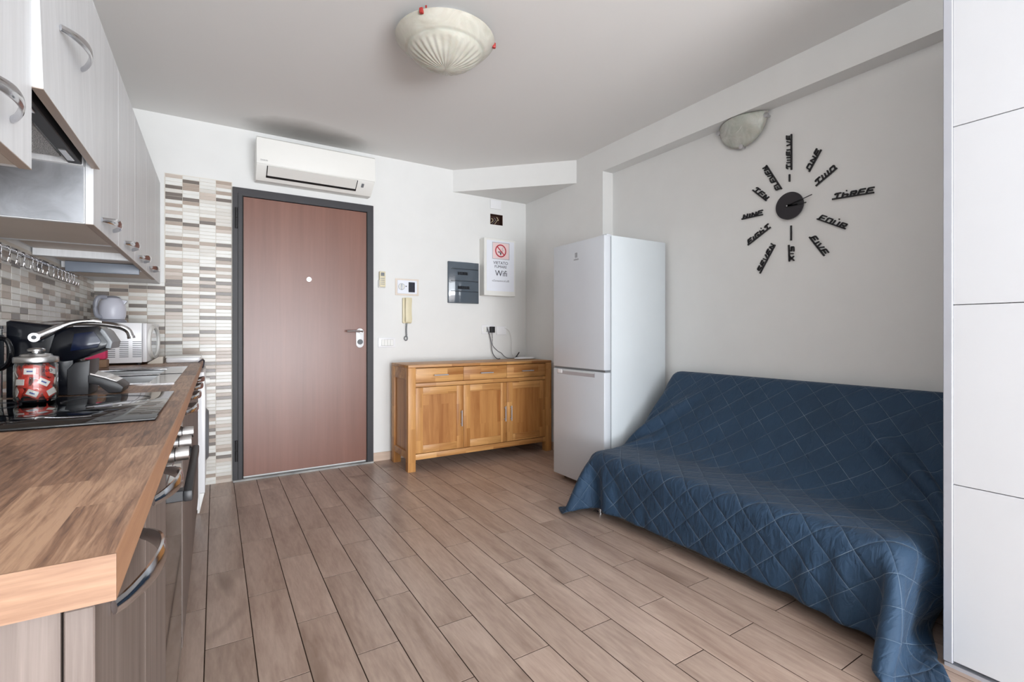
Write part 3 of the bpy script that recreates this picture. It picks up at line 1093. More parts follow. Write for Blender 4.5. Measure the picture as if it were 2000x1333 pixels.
b_ = tube(bmesh.new(), spline([(-0.085, 3.46, WT1 + 0.004), (-0.07, 3.47, WT1 + 0.016), (-0.058, 3.50, WT1 + 0.012), (-0.060, 3.51, WT1 - 0.015), (-0.064, 3.49, WT1 - 0.03)], 6), 0.004, 8)
tag(recentre(obj('cable', b_, M['cable'])), 'short dark cable curling over the far worktop edge', 'cable')

# coffee machine, seen from its side
cm = thing('coffee_machine', 'glossy black capsule coffee machine with a chrome lever between hob and sink', 'coffee machine', (-0.38, 1.92, WT1))
b_ = prism(bmesh.new(), [(-0.486, WT1 + 0.002), (-0.486, 1.111), (-0.478, 1.115), (-0.440, 1.109), (-0.36, 1.098), (-0.345, 1.08), (-0.346, 0.99), (-0.356, 0.97), (-0.356, WT1 + 0.002)], 'Y', 1.84, 1.985, 0.006)
obj('body', b_, M['machine_black'], cm)
b_ = prism(bmesh.new(), [(-0.40, 1.020), (-0.385, 1.083), (-0.355, 1.098), (-0.293, 1.100), (-0.279, 1.086), (-0.264, 1.054), (-0.269, 1.036), (-0.300, 1.020), (-0.338, 1.003), (-0.37, 0.998)], 'Y', 1.832, 1.975, 0.007)
hd = obj('brew_head', b_, M['machine_black'], cm)
b_ = prism(bmesh.new(), [(-0.284, 1.094), (-0.275, 1.086), (-0.258, 1.054), (-0.262, 1.034), (-0.274, 1.036), (-0.270, 1.054), (-0.287, 1.084)], 'Y', 1.829, 1.978, 0.002)
obj('front_trim', b_, M['grey_plastic'], hd)
b_ = prism(bmesh.new(), [(-0.343, 1.078), (-0.300, 1.085), (-0.284, 1.056), (-0.292, 1.038), (-0.352, 1.028)], 'Y', 1.829, 1.834, 0.001)
obj('water_window', b_, plain('navy_window', (14, 22, 44), 0.12, spec=0.25), hd)
b_ = prism(bmesh.new(), [(-0.360, WT1 + 0.001), (-0.360, 0.975), (-0.343, 0.995), (-0.309, 1.003), (-0.313, WT1 + 0.001)], 'Y', 1.835, 1.97, 0.004)
obj('capsule_bin', b_, M['black_plastic'], cm)
b_ = prism(bmesh.new(), [(-0.314, 0.958), (-0.278, 0.946), (-0.246, 0.932), (-0.233, 0.918), (-0.238, WT1 + 0.003), (-0.268, WT1 + 0.003), (-0.292, 0.928), (-0.314, 0.934)], 'Y', 1.832, 1.965, 0.003)
dtr = obj('drip_tray', b_, M['black_plastic'], cm)
b_ = prism(bmesh.new(), [(-0.310, 0.9585), (-0.278, 0.9475), (-0.250, 0.935), (-0.252, 0.938), (-0.278, 0.951), (-0.310, 0.963)], 'Y', 1.840, 1.957)
obj('cup_grid', b_, M['chrome'], dtr)
b_ = bmesh.new()
tube(b_, spline([(-0.424, 1.822, 1.068), (-0.405, 1.822, 1.078), (-0.375, 1.822, 1.096), (-0.345, 1.822, 1.110), (-0.31, 1.823, 1.115), (-0.282, 1.825, 1.112)], 6), 0.004, 10, rz=lambda t: 0.0115 - 0.007 * t)
cyl(b_, (-0.424, 1.816, 1.068), (-0.424, 1.828, 1.068), 0.0125, n=20)
lv = obj('lever', b_, M['chrome'], cm)
obj('lever_pin', cyl(bmesh.new(), (-0.424, 1.8145, 1.068), (-0.424, 1.829, 1.068), 0.0055, n=14), M['smoke_dark'], lv)

# glass coffee press at the left edge of the frame
fp = thing('coffee_press', 'glass jug with a dark rounded handle at the left edge behind the hob', 'jug', (-0.528, 1.80, WT1))
c_ = (-0.528, 1.80, WT1)
obj('beaker', lathe(bmesh.new(), c_, [(0, 0.0), (0.045, 0.0), (0.046, 0.006), (0.046, 0.19), (0.044, 0.19), (0.0435, 0.008), (0, 0.008)], 32), M['glass'], fp)
obj('lid', lathe(bmesh.new(), c_, [(0, 0.191), (0.047, 0.191), (0.047, 0.199), (0.03, 0.208), (0.006, 0.212), (0.006, 0.226), (0, 0.228)], 32), M['chrome'], fp)
b_ = tube(bmesh.new(), spline([(-0.487, 1.782, 1.066), (-0.468, 1.778, 1.062), (-0.459, 1.776, 1.035), (-0.462, 1.776, 1.005), (-0.475, 1.780, 0.988), (-0.487, 1.783, 0.985)], 8), 0.006, 12, up=(0, 1, 0), rz=0.009)
obj('handle', b_, M['black_gloss'], fp)
b_ = lathe(bmesh.new(), c_, [(0.047, 0.085), (0.0485, 0.085), (0.0485, 0.175), (0.047, 0.175), (0.047, 0.085)], 32)
obj('sleeve', b_, M['smoke_dark'], fp)

# jar of sweets on the hob
JC = (-0.392, 1.698, WT1 + 0.0062)
jr = thing('glass_jar', 'round glass jar with a steel lid on the hob', 'jar', JC)
JS = 0.70
obj('jar_body', lathe(bmesh.new(), JC, [(r * JS, z) for r, z in [(0, 0), (0.054, 0), (0.059, 0.004), (0.060, 0.012), (0.060, 0.092), (0.056, 0.098), (0.0535, 0.098), (0.0572, 0.091), (0.0572, 0.012), (0.054, 0.005), (0, 0.005)]], 48), M['glass'], jr)
ld = obj('lid', lathe(bmesh.new(), JC, [(r * JS, z - 0.006) for r, z in [(0, 0.104), (0.061, 0.104), (0.0622, 0.106), (0.0622, 0.116), (0.060, 0.119), (0.046, 0.121), (0.042, 0.126), (0.028, 0.128), (0.012, 0.129), (0.012, 0.132), (0.024, 0.133), (0.025, 0.138), (0.018, 0.141), (0, 0.142)]], 48), M['steel'], jr)
lbl = text_mesh('ZUO', 0.0105, 0.0003)
for v_ in lbl.vertices:
    x, z = v_.co.x, v_.co.y
    a_ = math.radians(-48) + x / 0.042
    v_.co = Vector((JC[0] + (0.0424 + v_.co.z) * math.cos(a_), JC[1] + (0.0424 + v_.co.z) * math.sin(a_), JC[2] + 0.078 + z))
lbl.materials.clear()
obj('lettering', lbl, M['ink'], jr)
crng = random.Random(5)


def candy_mesh():
    b2 = bmesh.new()
    w, h, th = 0.031, 0.030, 0.011
    nx, nz = 6, 5
    g = {}
    for s_ in (-1, 1):
        for i in range(nx + 1):
            for j in range(nz + 1):
                u_, w_ = i / nx - 0.5, j / nz - 0.5
                pf = max(0, (1 - (2 * u_) ** 4)) * max(0, (1 - (2 * w_) ** 4))
                edge = i in (0, nx) or j in (0, nz)
                if edge and s_ == 1:
                    g[(s_, i, j)] = g[(-1, i, j)]
                    continue
                g[(s_, i, j)] = b2.verts.new((u_ * w, s_ * th / 2 * pf ** 0.6 + (0.0008 * math.sin(9 * u_ + 7 * w_)), w_ * h))
        for i in range(nx):
            for j in range(nz):
                b2.faces.new((g[(s_, i, j)], g[(s_, i + 1, j)], g[(s_, i + 1, j + 1)], g[(s_, i, j + 1)]))
    bmesh.ops.recalc_face_normals(b2, faces=b2.faces)
    return finish(b2, 'wrapper', 60)


c_me = candy_mesh()
c_me.materials.append(M['candy_red'])
l_b = bmesh.new()
bx(l_b, -0.011, 0.011, -0.0078, -0.0062, -0.0075, 0.0075, 0.0004, 1)
l_me = finish(l_b, 'label_patch')
l_me.materials.append(M['candy_white'])
s_b = bmesh.new()
bx(s_b, -0.0055, 0.0055, -0.0084, -0.0076, -0.0018, 0.0018)
s_me = finish(s_b, 'print')
s_me.materials.append(M['candy_blue'])
spots = []
for layer in range(3):
    for i in range(5):
        a_ = -PI / 2 + (i - 2) * 2 * PI / 5 + (0.6 if layer % 2 else 0) + crng.uniform(-0.12, 0.12)
        spots.append((a_, 0.0285, 0.0225 + layer * 0.0265 + crng.uniform(-0.0015, 0.0015)))
    spots.append((crng.uniform(0, 6), 0.005, 0.0225 + layer * 0.0265))
for n_i, (a_, rr, z) in enumerate(spots):
    root = thing('wrapped_candy', 'red and white wrapped sweet inside the glass jar', 'candy', (JC[0] + rr * math.cos(a_), JC[1] + rr * math.sin(a_), JC[2] + z), 'wrapped sweets in the glass jar')
    root.rotation_euler = (crng.uniform(-0.25, 0.25), crng.uniform(-0.6, 0.6), a_ + PI / 2 + crng.uniform(-0.15, 0.15))
    for nm, me_ in (('wrapper', c_me), ('label_patch', l_me), ('print', s_me)):
        if nm == 'print' and n_i % 2:
            continue
        o = bpy.data.objects.new(nm, me_)
        COL.objects.link(o)
        o.parent = root

# ------------------------------------------------------------------ things on the back wall
# air conditioner
ac = thing('air_conditioner', 'white split air conditioner on the wall above the door', 'air conditioner', (0.667, YB, 2.19))
AX0, AX1 = 0.250, 1.085
b_ = prism(bmesh.new(), [(YB, 2.200), (3.955, 2.196), (3.845, 2.276), (3.842, 2.285), (3.85, 2.47), (3.87, 2.482), (YB, 2.482)], 'X', AX0, AX1, 0.003)
obj('body', b_, M['ac_white'], ac)
b_ = prism(bmesh.new(), [(3.842, 2.288), (3.832, 2.285), (3.830, 2.300), (3.834, 2.468), (3.842, 2.476), (3.855, 2.478), (3.855, 2.288)], 'X', AX0 - 0.001, AX1 + 0.001, 0.002)
pn = obj('front_panel', b_, M['ac_white'], ac)
b_ = prism(bmesh.new(), [(3.836, 2.276), (3.906, 2.225), (3.912, 2.232), (3.842, 2.283)], 'X', 0.322, 0.948, 0.001)
obj('flap', b_, M['ac_white'], ac)
b_ = bmesh.new()
prism(b_, [(3.909, 2.2225), (3.921, 2.2135), (3.926, 2.220), (3.914, 2.229)], 'X', 0.315, 0.955)
for x in (0.3165, 0.9485):
    prism(b_, [(3.840, 2.273), (3.912, 2.220), (3.918, 2.228), (3.846, 2.281)], 'X', x, x + 0.005)
obj('air_slot', b_, M['black_rubber'], ac, smooth=0)
b_ = prism(bmesh.new(), [(3.858, 2.260), (3.886, 2.240), (3.889, 2.244), (3.861, 2.264)], 'X', 0.988, 1.006)
obj('display', b_, M['grey_plastic'], ac)
put_text('logo', 'DAIKIN', 0.014, (0.297, 3.8300, 2.309), FACE_BACK, M['ink_grey'], pn)

# remote in its wall holder
rm = thing('remote_control', 'small cream remote control in a wall holder beside the door', 'remote', (1.2, YB, 1.468))
obj('holder', box(1.170, 1.231, YB - 0.022, YB, 1.465, 1.53, 0.004), M['cable_white'], rm)
obj('casing', box(1.176, 1.226, YB - 0.032, YB - 0.006, 1.470, 1.600, 0.004), M['cream'], rm)
obj('screen', box(1.186, 1.216, YB - 0.0335, YB - 0.031, 1.562, 1.590, 0.001, 1), M['grey_plastic'], rm)
for r2 in range(4):
    for c_ in range(3):
        obj('button', box(1.184 + c_ * 0.012, 1.193 + c_ * 0.012, YB - 0.0338, YB - 0.031, 1.488 + r2 * 0.016, 1.497 + r2 * 0.016, 0.001, 1), M['socket_grey'], rm)

# wall safe
sf = thing('wall_safe', 'small wall safe with a keypad set into the wall above the intercom', 'safe', (1.43, YB, 1.41))
obj('frame', box(1.318, 1.530, YB - 0.006, YB, 1.408, 1.552, 0.002, 1), plain('safe_frame', (224, 212, 200), 0.5), sf)
sd = obj('safe_door', box(1.336, 1.512, YB - 0.012, YB - 0.005, 1.422, 1.538, 0.002, 1), M['paper'], sf)
b_ = cyl(bmesh.new(), (1.372, YB - 0.014, 1.482), (1.372, YB - 0.012, 1.482), 0.027, n=28)
dl = obj('dial', b_, M['cable_white'], sd)
obj('turn_knob', box(1.366, 1.378, YB - 0.026, YB - 0.013, 1.458, 1.506, 0.004), M['silver'], sd)
b_ = bmesh.new()
lathe(b_, (0, 0, 0), [(0.0265, 0), (0.0285, 0), (0.0285, 0.002), (0.0265, 0.002), (0.0265, 0)], 28)
b_.transform(Matrix.Translation((1.372, YB - 0.0125, 1.482)) @ Matrix.Rotation(PI / 2, 4, 'X'))
obj('dial_ring', b_, M['ink_grey'], sd)
obj('indicator', box(1.408, 1.417, YB - 0.0135, YB - 0.012, 1.482, 1.491), M['ink'], sd)
kp = obj('keypad', box(1.434, 1.492, YB - 0.014, YB - 0.012, 1.436, 1.524, 0.001, 1), M['ink'], sf, label='dark keypad')
for r2 in range(5):
    for c_ in range(3):
        obj('key', box(1.4375 + c_ * 0.0185, 1.4515 + c_ * 0.0185, YB - 0.0165, YB - 0.0138, 1.4395 + r2 * 0.017, 1.4515 + r2 * 0.017, 0.001, 1), M['smoke_dark'] if c_ < 2 else M['ink'], kp)

# intercom handset
ic = thing('intercom', 'cream wall intercom handset with a coiled grey cord', 'intercom', (1.42, YB, 1.16))
obj('wall_base', box(1.380, 1.460, YB - 0.022, YB, 1.165, 1.386, 0.006), M['cream'], ic)
b_ = prism(bmesh.new(), [(YB - 0.024, 1.178), (YB - 0.05, 1.172), (YB - 0.058, 1.20), (YB - 0.050, 1.24), (YB - 0.046, 1.28), (YB - 0.050, 1.33), (YB - 0.058, 1.36), (YB - 0.05, 1.386), (YB - 0.024, 1.384)], 'X', 1.396, 1.452, 0.005)
obj('handset', b_, M['cream'], ic)
pts = []
for i in range(0, 150):
    t = i / 149
    z = 1.170 - 0.120 * t
    a_ = t * 2 * PI * 13
    pts.append((1.416 - 0.004 * math.sin(t * 3) + 0.0065 * math.cos(a_), YB - 0.018 + 0.0065 * math.sin(a_), z))
b_ = tube(bmesh.new(), pts, 0.0022, 5)
obj('coiled_cord', b_, M['grey_plastic'], ic)
b_ = bmesh.new()
pts = [(1.410 + 0.013 * math.sin(2 * PI * i / 20), YB - 0.016, 1.034 + 0.018 * math.cos(2 * PI * i / 20)) for i in range(21)]
tube(b_, pts, 0.0045, 8, up=(0, 1, 0))
obj('cord_loop', b_, M['grey_plastic'], ic)

# light switch
ls = thing('light_switch', 'wide white light switch plate between the door and the sideboard', 'switch', (1.245, YB, 0.957))
obj('cover_plate', box(1.172, 1.318, YB - 0.009, YB, 0.957, 1.041, 0.003), M['white_gloss'], ls)
for i, (p, q) in enumerate(((1.198, 1.222), (1.2235, 1.2475), (1.249, 1.273), (1.2745, 1.298))):
    obj('rocker', box(p, q, YB - 0.0125, YB - 0.008, 0.974, 1.024, 0.001, 1), M['white_plastic'], ls)
obj('surround', box(1.1965, 1.2995, YB - 0.0098, YB - 0.008, 0.9725, 1.0255), M['socket_grey'], ls)

# consumer unit, smoked cover
cu_ = thing('fuse_box', 'dark smoked fuse box on the back wall beside the white cabinet', 'fuse box', (1.96, YB, 1.352))
obj('backplate', box(1.806, 2.122, YB - 0.018, YB, 1.356, 1.738, 0.003, 1), M['smoke'], cu_)
b_ = bmesh.new()
N = 10
pr = []
for i in range(N + 1):
    t = i / N
    pr.append((1.812 + 0.304 * t, YB - 0.020 - 0.034 * math.sin(PI * t) ** 0.7 * (0.6 + 0.4 * t)))
pr2 = pr + [(2.116, YB - 0.016), (1.812, YB - 0.016)]
prism(b_, pr2, 'Z', 1.360, 1.734, 0.001)
cvr = obj('curved_cover', b_, M['smoke'], cu_)
for z in (1.485, 1.615):
    b_ = bmesh.new()
    for j in range(7 if z < 1.5 else 6):
        x = 1.892 + j * 0.0165
        bx(b_, x, x + 0.0135, YB - 0.0575, YB - 0.045, z, z + 0.026, 0.001, 1)
    obj('breaker_row', b_, M['smoke_dark'], cu_, smooth=0)
b_ = bmesh.new()
for z in (1.462, 1.558, 1.668):
    bx(b_, 1.83, 2.10, YB - 0.0535, YB - 0.030, z, z + 0.003)
obj('cover_line', b_, M['smoke_dark'], cvr, smooth=0)

# white cabinet with the notice
wc = thing('meter_cabinet', 'shallow white wall cabinet carrying a no smoking notice', 'cabinet', (2.306, YB, 1.436))
obj('cabinet_body', box(2.137, 2.475, 3.972, YB, 1.436, 1.974, 0.003, 1), M['ac_white'], wc)
obj('cabinet_door', box(2.135, 2.477, 3.950, 3.970, 1.434, 1.976, 0.003, 1), M['white_plastic'], wc)
nt = thing('notice', 'printed paper notice with a red no smoking sign, stuck on the white wall cabinet', 'notice', (2.31, 3.9495, 1.475))
obj('sheet', box(2.160, 2.462, 3.9484, 3.9494, 1.478, 1.955), M['paper'], nt, smooth=0)
b_ = bmesh.new()
SQX0, SQX1, SQZ0, SQZ1 = 2.222, 2.408, 1.782, 1.940
for a_ in ((SQX0, SQX1, SQZ0, SQZ0 + 0.003), (SQX0, SQX1, SQZ1 - 0.003, SQZ1), (SQX0, SQX0 + 0.003, SQZ0, SQZ1), (SQX1 - 0.003, SQX1, SQZ0, SQZ1)):
    bx(b_, a_[0], a_[1], 3.9476, 3.9484, a_[2], a_[3])
obj('sign_border', b_, M['ink_grey'], nt, smooth=0)
obj('sign_ground', box(SQX0 + 0.004, SQX1 - 0.004, 3.9480, 3.9485, SQZ0 + 0.004, SQZ1 - 0.004), M['ink_pink'], nt, smooth=0)
cx_, cz_ = 2.312, 1.862
b_ = lathe(bmesh.new(), (0, 0, 0), [(0.050, 0), (0.061, 0), (0.061, 0.0008), (0.050, 0.0008), (0.050, 0)], 40)
b_.transform(Matrix.Translation((cx_, 3.9478, cz_)) @ Matrix.Rotation(PI / 2, 4, 'X'))
b2 = box(-0.052, 0.052, -0.0008, 0, -0.005, 0.005)
b2.transform(Matrix.Translation((cx_, 3.9478, cz_)) @ Matrix.Rotation(math.radians(45), 4, 'Y'))
tmp = bpy.data.meshes.new('t')
b2.to_mesh(tmp)
b2.free()
b_.from_mesh(tmp)
obj('no_smoking_ring', b_, M['ink_red'], nt, label='red circle with a diagonal bar', smooth=0)
b_ = bmesh.new()
bx(b_, cx_ - 0.030, cx_ + 0.020, 3.9473, 3.9477, cz_ - 0.016, cz_ - 0.008)
prism(b_, [(cx_ - 0.012, cz_ - 0.02), (cx_ + 0.01, cz_ - 0.02), (cx_, cz_ - 0.045)], 'Y', 3.9473, 3.9477)
obj('cigarette', b_, M['ink'], nt, smooth=0)
b_ = tube(bmesh.new(), spline([(cx_ + 0.014, 3.9476, cz_ - 0.004), (cx_ + 0.026, 3.9476, cz_ + 0.006), (cx_ + 0.014, 3.9476, cz_ + 0.018), (cx_ + 0.026, 3.9476, cz_ + 0.032)], 6), 0.0015, 6)
obj('smoke_line', b_, M['ink_grey'], nt)
put_text('lettering', 'VIETATO', 0.040, (2.312, 3.9480, 1.745), FACE_BACK, M['ink'], nt, sx=1.0)
put_text('lettering', 'FUMARE', 0.036, (2.312, 3.9480, 1.709), FACE_BACK, M['ink'], nt)
put_text('lettering', 'Wifi', 0.078, (2.318, 3.9480, 1.645), FACE_BACK, M['ink'], nt)
put_text('lettering', 'o2omemo:ol.ol8', 0.028, (2.312, 3.9480, 1.576), FACE_BACK, M['ink_grey'], nt)

# open junction recess and blank plate
jb = thing('junction_box', 'open square hole in the wall with loose wires, under the corner soffit', 'junction box', (2.325, YB + 0.03, HZ0))
b_ = bmesh.new()
bx(b_, HX0, HX1, YB + 0.052, YB + 0.059, HZ0, HZ1)
bx(b_, HX0, HX0 + 0.005, YB + 0.002, YB + 0.052, HZ0, HZ1)
bx(b_, HX1 - 0.005, HX1, YB + 0.002, YB + 0.052, HZ0, HZ1)
bx(b_, HX0, HX1, YB + 0.002, YB + 0.052, HZ0, HZ0 + 0.005)
bx(b_, HX0, HX1, YB + 0.002, YB + 0.052, HZ1 - 0.005, HZ1)
obj('recess_lining', b_, M['hole'], jb, smooth=0)
for i, mt in enumerate((M['cream'], M['ink_grey'], M['cream'])):
    x = HX0 + 0.018 + i * 0.03
    b_ = tube(bmesh.new(), spline([(x, YB + 0.05, HZ0 + 0.02), (x + 0.01, YB + 0.01, HZ0 + 0.03 + 0.01 * i), (x + 0.02, YB + 0.012, HZ0 + 0.05), (x + 0.005, YB + 0.02, HZ0 + 0.062 + 0.01 * i)], 6), 0.0028, 6)
    obj('wire', b_, mt, jb)
b_ = box(2.254, 2.374, YB - 0.010, YB, 2.282, 2.366, 0.003)
tag(recentre(obj('blank_plate', b_, M['white_gloss'])), 'plain white blanking plate just above the open junction box', 'wall plate')

# socket, plug, second plate and cables
so = thing('socket', 'white wall socket plate above the sideboard holding a black plug', 'socket', (2.234, YB, 1.07))
obj('cover_plate', box(2.160, 2.300, YB - 0.009, YB, 1.072, 1.158, 0.003), M['white_gloss'], so)
obj('insert', box(2.178, 2.205, YB - 0.011, YB - 0.008, 1.090, 1.140, 0.001, 1), M['white_plastic'], so)
obj('insert', box(2.2065, 2.230, YB - 0.011, YB - 0.008, 1.090, 1.140, 0.001, 1), M['socket_grey'], so)
b_ = box(2.238, 2.284, YB - 0.045, YB - 0.009, 1.084, 1.142, 0.004)
tag(recentre(obj('power_adapter', b_, M['matt_black'])), 'square black power adapter plugged into the wall socket', 'plug')
b_ = box(2.318, 2.428, YB - 0.012, YB, 1.064, 1.145, 0.004)
tag(recentre(obj('junction_cover', b_, M['white_gloss'])), 'white plate directly right of the socket with the black plug', 'wall plate')
b_ = tube(bmesh.new(), spline([(2.215, YB - 0.014, 1.125), (2.232, YB - 0.03, 1.06), (2.250, YB - 0.03, 0.98), (2.256, YB - 0.03, 0.92), (2.270, YB - 0.04, 0.87), (2.296, YB - 0.06, 0.836), (2.32, YB - 0.08, 0.8355)], 8), 0.0036, 8)
tag(recentre(obj('cable', b_, M['cable'])), 'thick dark cable dropping from the socket to the sideboard', 'cable')
b_ = tube(bmesh.new(), spline([(2.258, YB - 0.03, 1.085), (2.262, YB - 0.03, 1.03), (2.262, YB - 0.03, 0.98), (2.275, YB - 0.03, 0.95), (2.325, YB - 0.03, 0.905), (2.360, YB - 0.03, 0.888), (2.39, YB - 0.04, 0.855), (2.42, YB - 0.06, 0.837), (2.47, YB - 0.09, 0.838), (2.51, YB - 0.10, 0.850)], 8), 0.0026, 8)
tag(recentre(obj('cable', b_, M['cable'])), 'thin dark cable from the black adapter to the router', 'cable')
b_ = tube(bmesh.new(), spline([(2.405, YB - 0.016, 1.132), (2.450, YB - 0.03, 1.10), (2.476, YB - 0.03, 1.02), (2.478, YB - 0.03, 0.93), (2.474, YB - 0.05, 0.87), (2.49, YB - 0.10, 0.842)], 8), 0.0024, 8)
tag(recentre(obj('cable', b_, M['cable_white'])), 'white cable hanging in a curve beside the router', 'cable')
rt = thing('router', 'flat oval white router on the right end of the sideboard', 'router', (2.52, 3.86, 0.831))
b_ = lathe(bmesh.new(), (0, 0, 0), [(0, 0.002), (0.10, 0.002), (0.118, 0.006), (0.118, 0.010), (0.10, 0.018), (0.06, 0.022), (0, 0.024)], 40)
b_.transform(Matrix.Translation((2.53, 3.865, 0.830)) @ Matrix.Diagonal((0.95, 0.62, 1, 1)))
obj('shell', b_, M['white_gloss'], rt)
b_ = cyl(bmesh.new(), (2.475, 3.94, 0.842), (2.525, 3.955, 0.892), 0.006, 0.005, 12)
obj('cable_plug', b_, M['smoke_dark'], rt)

# ------------------------------------------------------------------ sideboard
sb = thing('sideboard', 'oak sideboard with three drawers above three doors on the back wall', 'sideboard', (1.95, 3.78, 0))
SBX0, SBX1, SBY0, SBY1, SBZ = 1.266, 2.633, 3.573, 3.985, 0.830
LW = 0.062
obj('top', box(SBX0, SBX1, SBY0, SBY1, SBZ - 0.022, SBZ, 0.003), M['oak'], sb)
for (x, y) in ((SBX0, SBY0), (SBX1 - LW, SBY0), (SBX0, SBY1 - LW), (SBX1 - LW, SBY1 - LW)):
    obj('leg', box(x, x + LW, y, y + LW, 0.0, SBZ - 0.022, 0.003), M['oak_v'], sb)
for x in (SBX0, SBX1 - 0.02):
    xa, xb = (x + 0.016, x + 0.030) if x == SBX0 else (x - 0.010, x + 0.004)
    b_ = box(xa, xb, SBY0 + LW, SBY1 - LW, 0.10, SBZ - 0.022)
    obj('side_panel', b_, M['oak_panel'], sb)
    xa, xb = (x + 0.004, x + 0.030) if x == SBX0 else (x - 0.010, x + 0.016)
    for za, zb_ in ((0.715, SBZ - 0.022), (0.095, 0.15)):
        obj('side_rail', box(xa, xb, SBY0 + LW, SBY1 - LW, za, zb_, 0.002, 1), M['oak'], sb)
FX0, FX1 = SBX0 + LW, SBX1 - LW
obj('back_panel', box(FX0 - 0.03, FX1 + 0.03, SBY1 - 0.02, SBY1 - 0.012, 0.10, SBZ - 0.022), M['oak_panel'], sb)
obj('bottom_board', box(FX0 - 0.02, FX1 + 0.02, SBY0 + 0.03, SBY1 - 0.02, 0.100, 0.118), M['oak'], sb)
b_ = bmesh.new()
bx(b_, FX0, FX1, SBY0 + 0.006, SBY0 + 0.03, 0.655, 0.687, 0.003)
obj('middle_rail', b_, M['oak'], sb)
obj('bottom_rail', box(FX0, FX1, SBY0 + 0.006, SBY0 + 0.03, 0.088, 0.132, 0.003), M['oak'], sb)
obj('dust_board', box(FX0, FX1, SBY0 + 0.03, SBY1 - 0.02, 0.660, 0.672), M['oak'], sb)
DWB = [(FX0 + 0.002, 1.741), (1.7435, 2.158), (2.1605, FX1 - 0.002)]
for i, (p, q) in enumerate(DWB):
    dw = obj('drawer', box(p, q, SBY0 + 0.008, SBY0 + 0.028, 0.690, 0.803, 0.002), M['oak'], sb)
    mx_ = (p + q) / 2
    b_ = bmesh.new()
    tube(b_, [(mx_ - 0.060, SBY0 - 0.018, 0.746), (mx_ + 0.060, SBY0 - 0.018, 0.746)], 0.0045, 10)
    for s_ in (-0.046, 0.046):
        cyl(b_, (mx_ + s_, SBY0 + 0.009, 0.746), (mx_ + s_, SBY0 - 0.018, 0.746), 0.004, n=10)
    obj('handle', b_, M['silver'], dw, label='slim chrome bar handle')
    fw = 0.060
    z0, z1 = 0.136, 0.652
    dd = obj('door', box(p + fw - 0.004, q - fw + 0.004, SBY0 + 0.016, SBY0 + 0.024, z0 + fw - 0.004, z1 - fw + 0.004), M['oak_panel'], sb)
    for xa in (p, q - fw):
        obj('stile', box(xa, xa + fw, SBY0 + 0.008, SBY0 + 0.028, z0, z1, 0.002), M['oak_v'], dd)
    for za in (z0, z1 - fw):
        obj('rail', box(p + fw, q - fw, SBY0 + 0.0088, SBY0 + 0.0275, za, za + fw, 0.002), M['oak'], dd)
    hx = q - 0.024 if i < 2 else p + 0.034
    b_ = bmesh.new()
    tube(b_, [(hx, SBY0 - 0.018, 0.318), (hx, SBY0 - 0.018, 0.448)], 0.0045, 10, up=(0, 1, 0))
    for z in (0.335, 0.431):
        cyl(b_, (hx, SBY0 + 0.009, z), (hx, SBY0 - 0.018, z), 0.004, n=10)
    obj('handle', b_, M['silver'], dd, label='slim chrome bar handle')

# ------------------------------------------------------------------ fridge
fg = thing('fridge_freezer', 'tall white fridge freezer between the sideboard and the sofa', 'fridge', (2.46, 2.62, 0))
GX0, GXD, GX1, GY0, GY1, GZ = 2.160, 2.226, 2.745, 2.352, 2.905, 1.727
obj('body', box(GXD, GX1, GY0, GY1, 0.025, GZ, 0.004), M['fridge_side'], fg)
obj('hinge_cover', box(GX0 + 0.025, GXD, GY0 + 0.005, GY0 + 0.045, GZ - 0.006, GZ + 0.005, 0.002), M['fridge'], fg)
obj('gasket', box(GXD - 0.012, GXD + 0.002, GY0 + 0.008, GY1 - 0.008, 0.05, GZ - 0.01), M['grey_plastic'], fg)
ud = obj('upper_door', box(GX0, GXD - 0.008, GY0, GY1, 0.834, GZ - 0.004, 0.006, 3), M['fridge'], fg)
ldr = obj('lower_door', box(GX0, GXD - 0.008, GY0, GY1, 0.040, 0.820, 0.006, 3), M['fridge'], fg)
obj('door_gap', box(GX0 + 0.012, GXD - 0.01, GY0 + 0.004, GY1 - 0.004, 0.820, 0.834), M['grey_plastic'], fg)
b_ = bmesh.new()
hy0, hy1 = GY0 + 0.09, GY1 - 0.045
bx(b_, GX0 - 0.0012, GX0 + 0.004, hy0, hy1, 0.782, 0.818, 0.001, 1)
obj('grip', b_, M['silver'], ldr, label='grey recessed grip along the top edge', smooth=0)
obj('grip_strip', box(GX0 - 0.0018, GX0, hy0 + 0.004, hy1 - 0.07, 0.806, 0.818), M['fridge_side'], ldr, smooth=0)  # pale enamel strip along the upper edge of the grip
obj('grip_badge', box(GX0 - 0.003, GX0, hy1 - 0.062, hy1 - 0.008, 0.788, 0.816, 0.002), M['white_gloss'], ldr)
b_ = bmesh.new()
ly = (GY0 + GY1) / 2 + 0.01
bx(b_, GX0 - 0.001, GX0 + 0.001, ly - 0.011, ly + 0.011, 1.640, 1.644)
bx(b_, GX0 - 0.001, GX0 + 0.001, ly - 0.011, ly + 0.011, 1.612, 1.616)
bx(b_, GX0 - 0.001, GX0 + 0.001, ly + 0.007, ly + 0.011, 1.612, 1.644)
bx(b_, GX0 - 0.001, GX0 + 0.001, ly - 0.011, ly - 0.007, 1.612, 1.644)
bx(b_, GX0 - 0.001, GX0 + 0.001, ly - 0.002, ly + 0.002, 1.619, 1.637)
obj('emblem', b_, M['ink_grey'], ud, smooth=0)
put_text('logo', 'indesit', 0.020, (GX0 - 0.0004, ly, 1.598), FACE_LEFT, M['ink_grey'], ud)
for (x, y) in ((2.25, 2.40), (2.25, 2.86), (2.70, 2.40), (2.70, 2.86)):
    obj('foot', cyl(bmesh.new(), (x, y, 0), (x, y, 0.026), 0.018, n=14), M['matt_black'], fg)
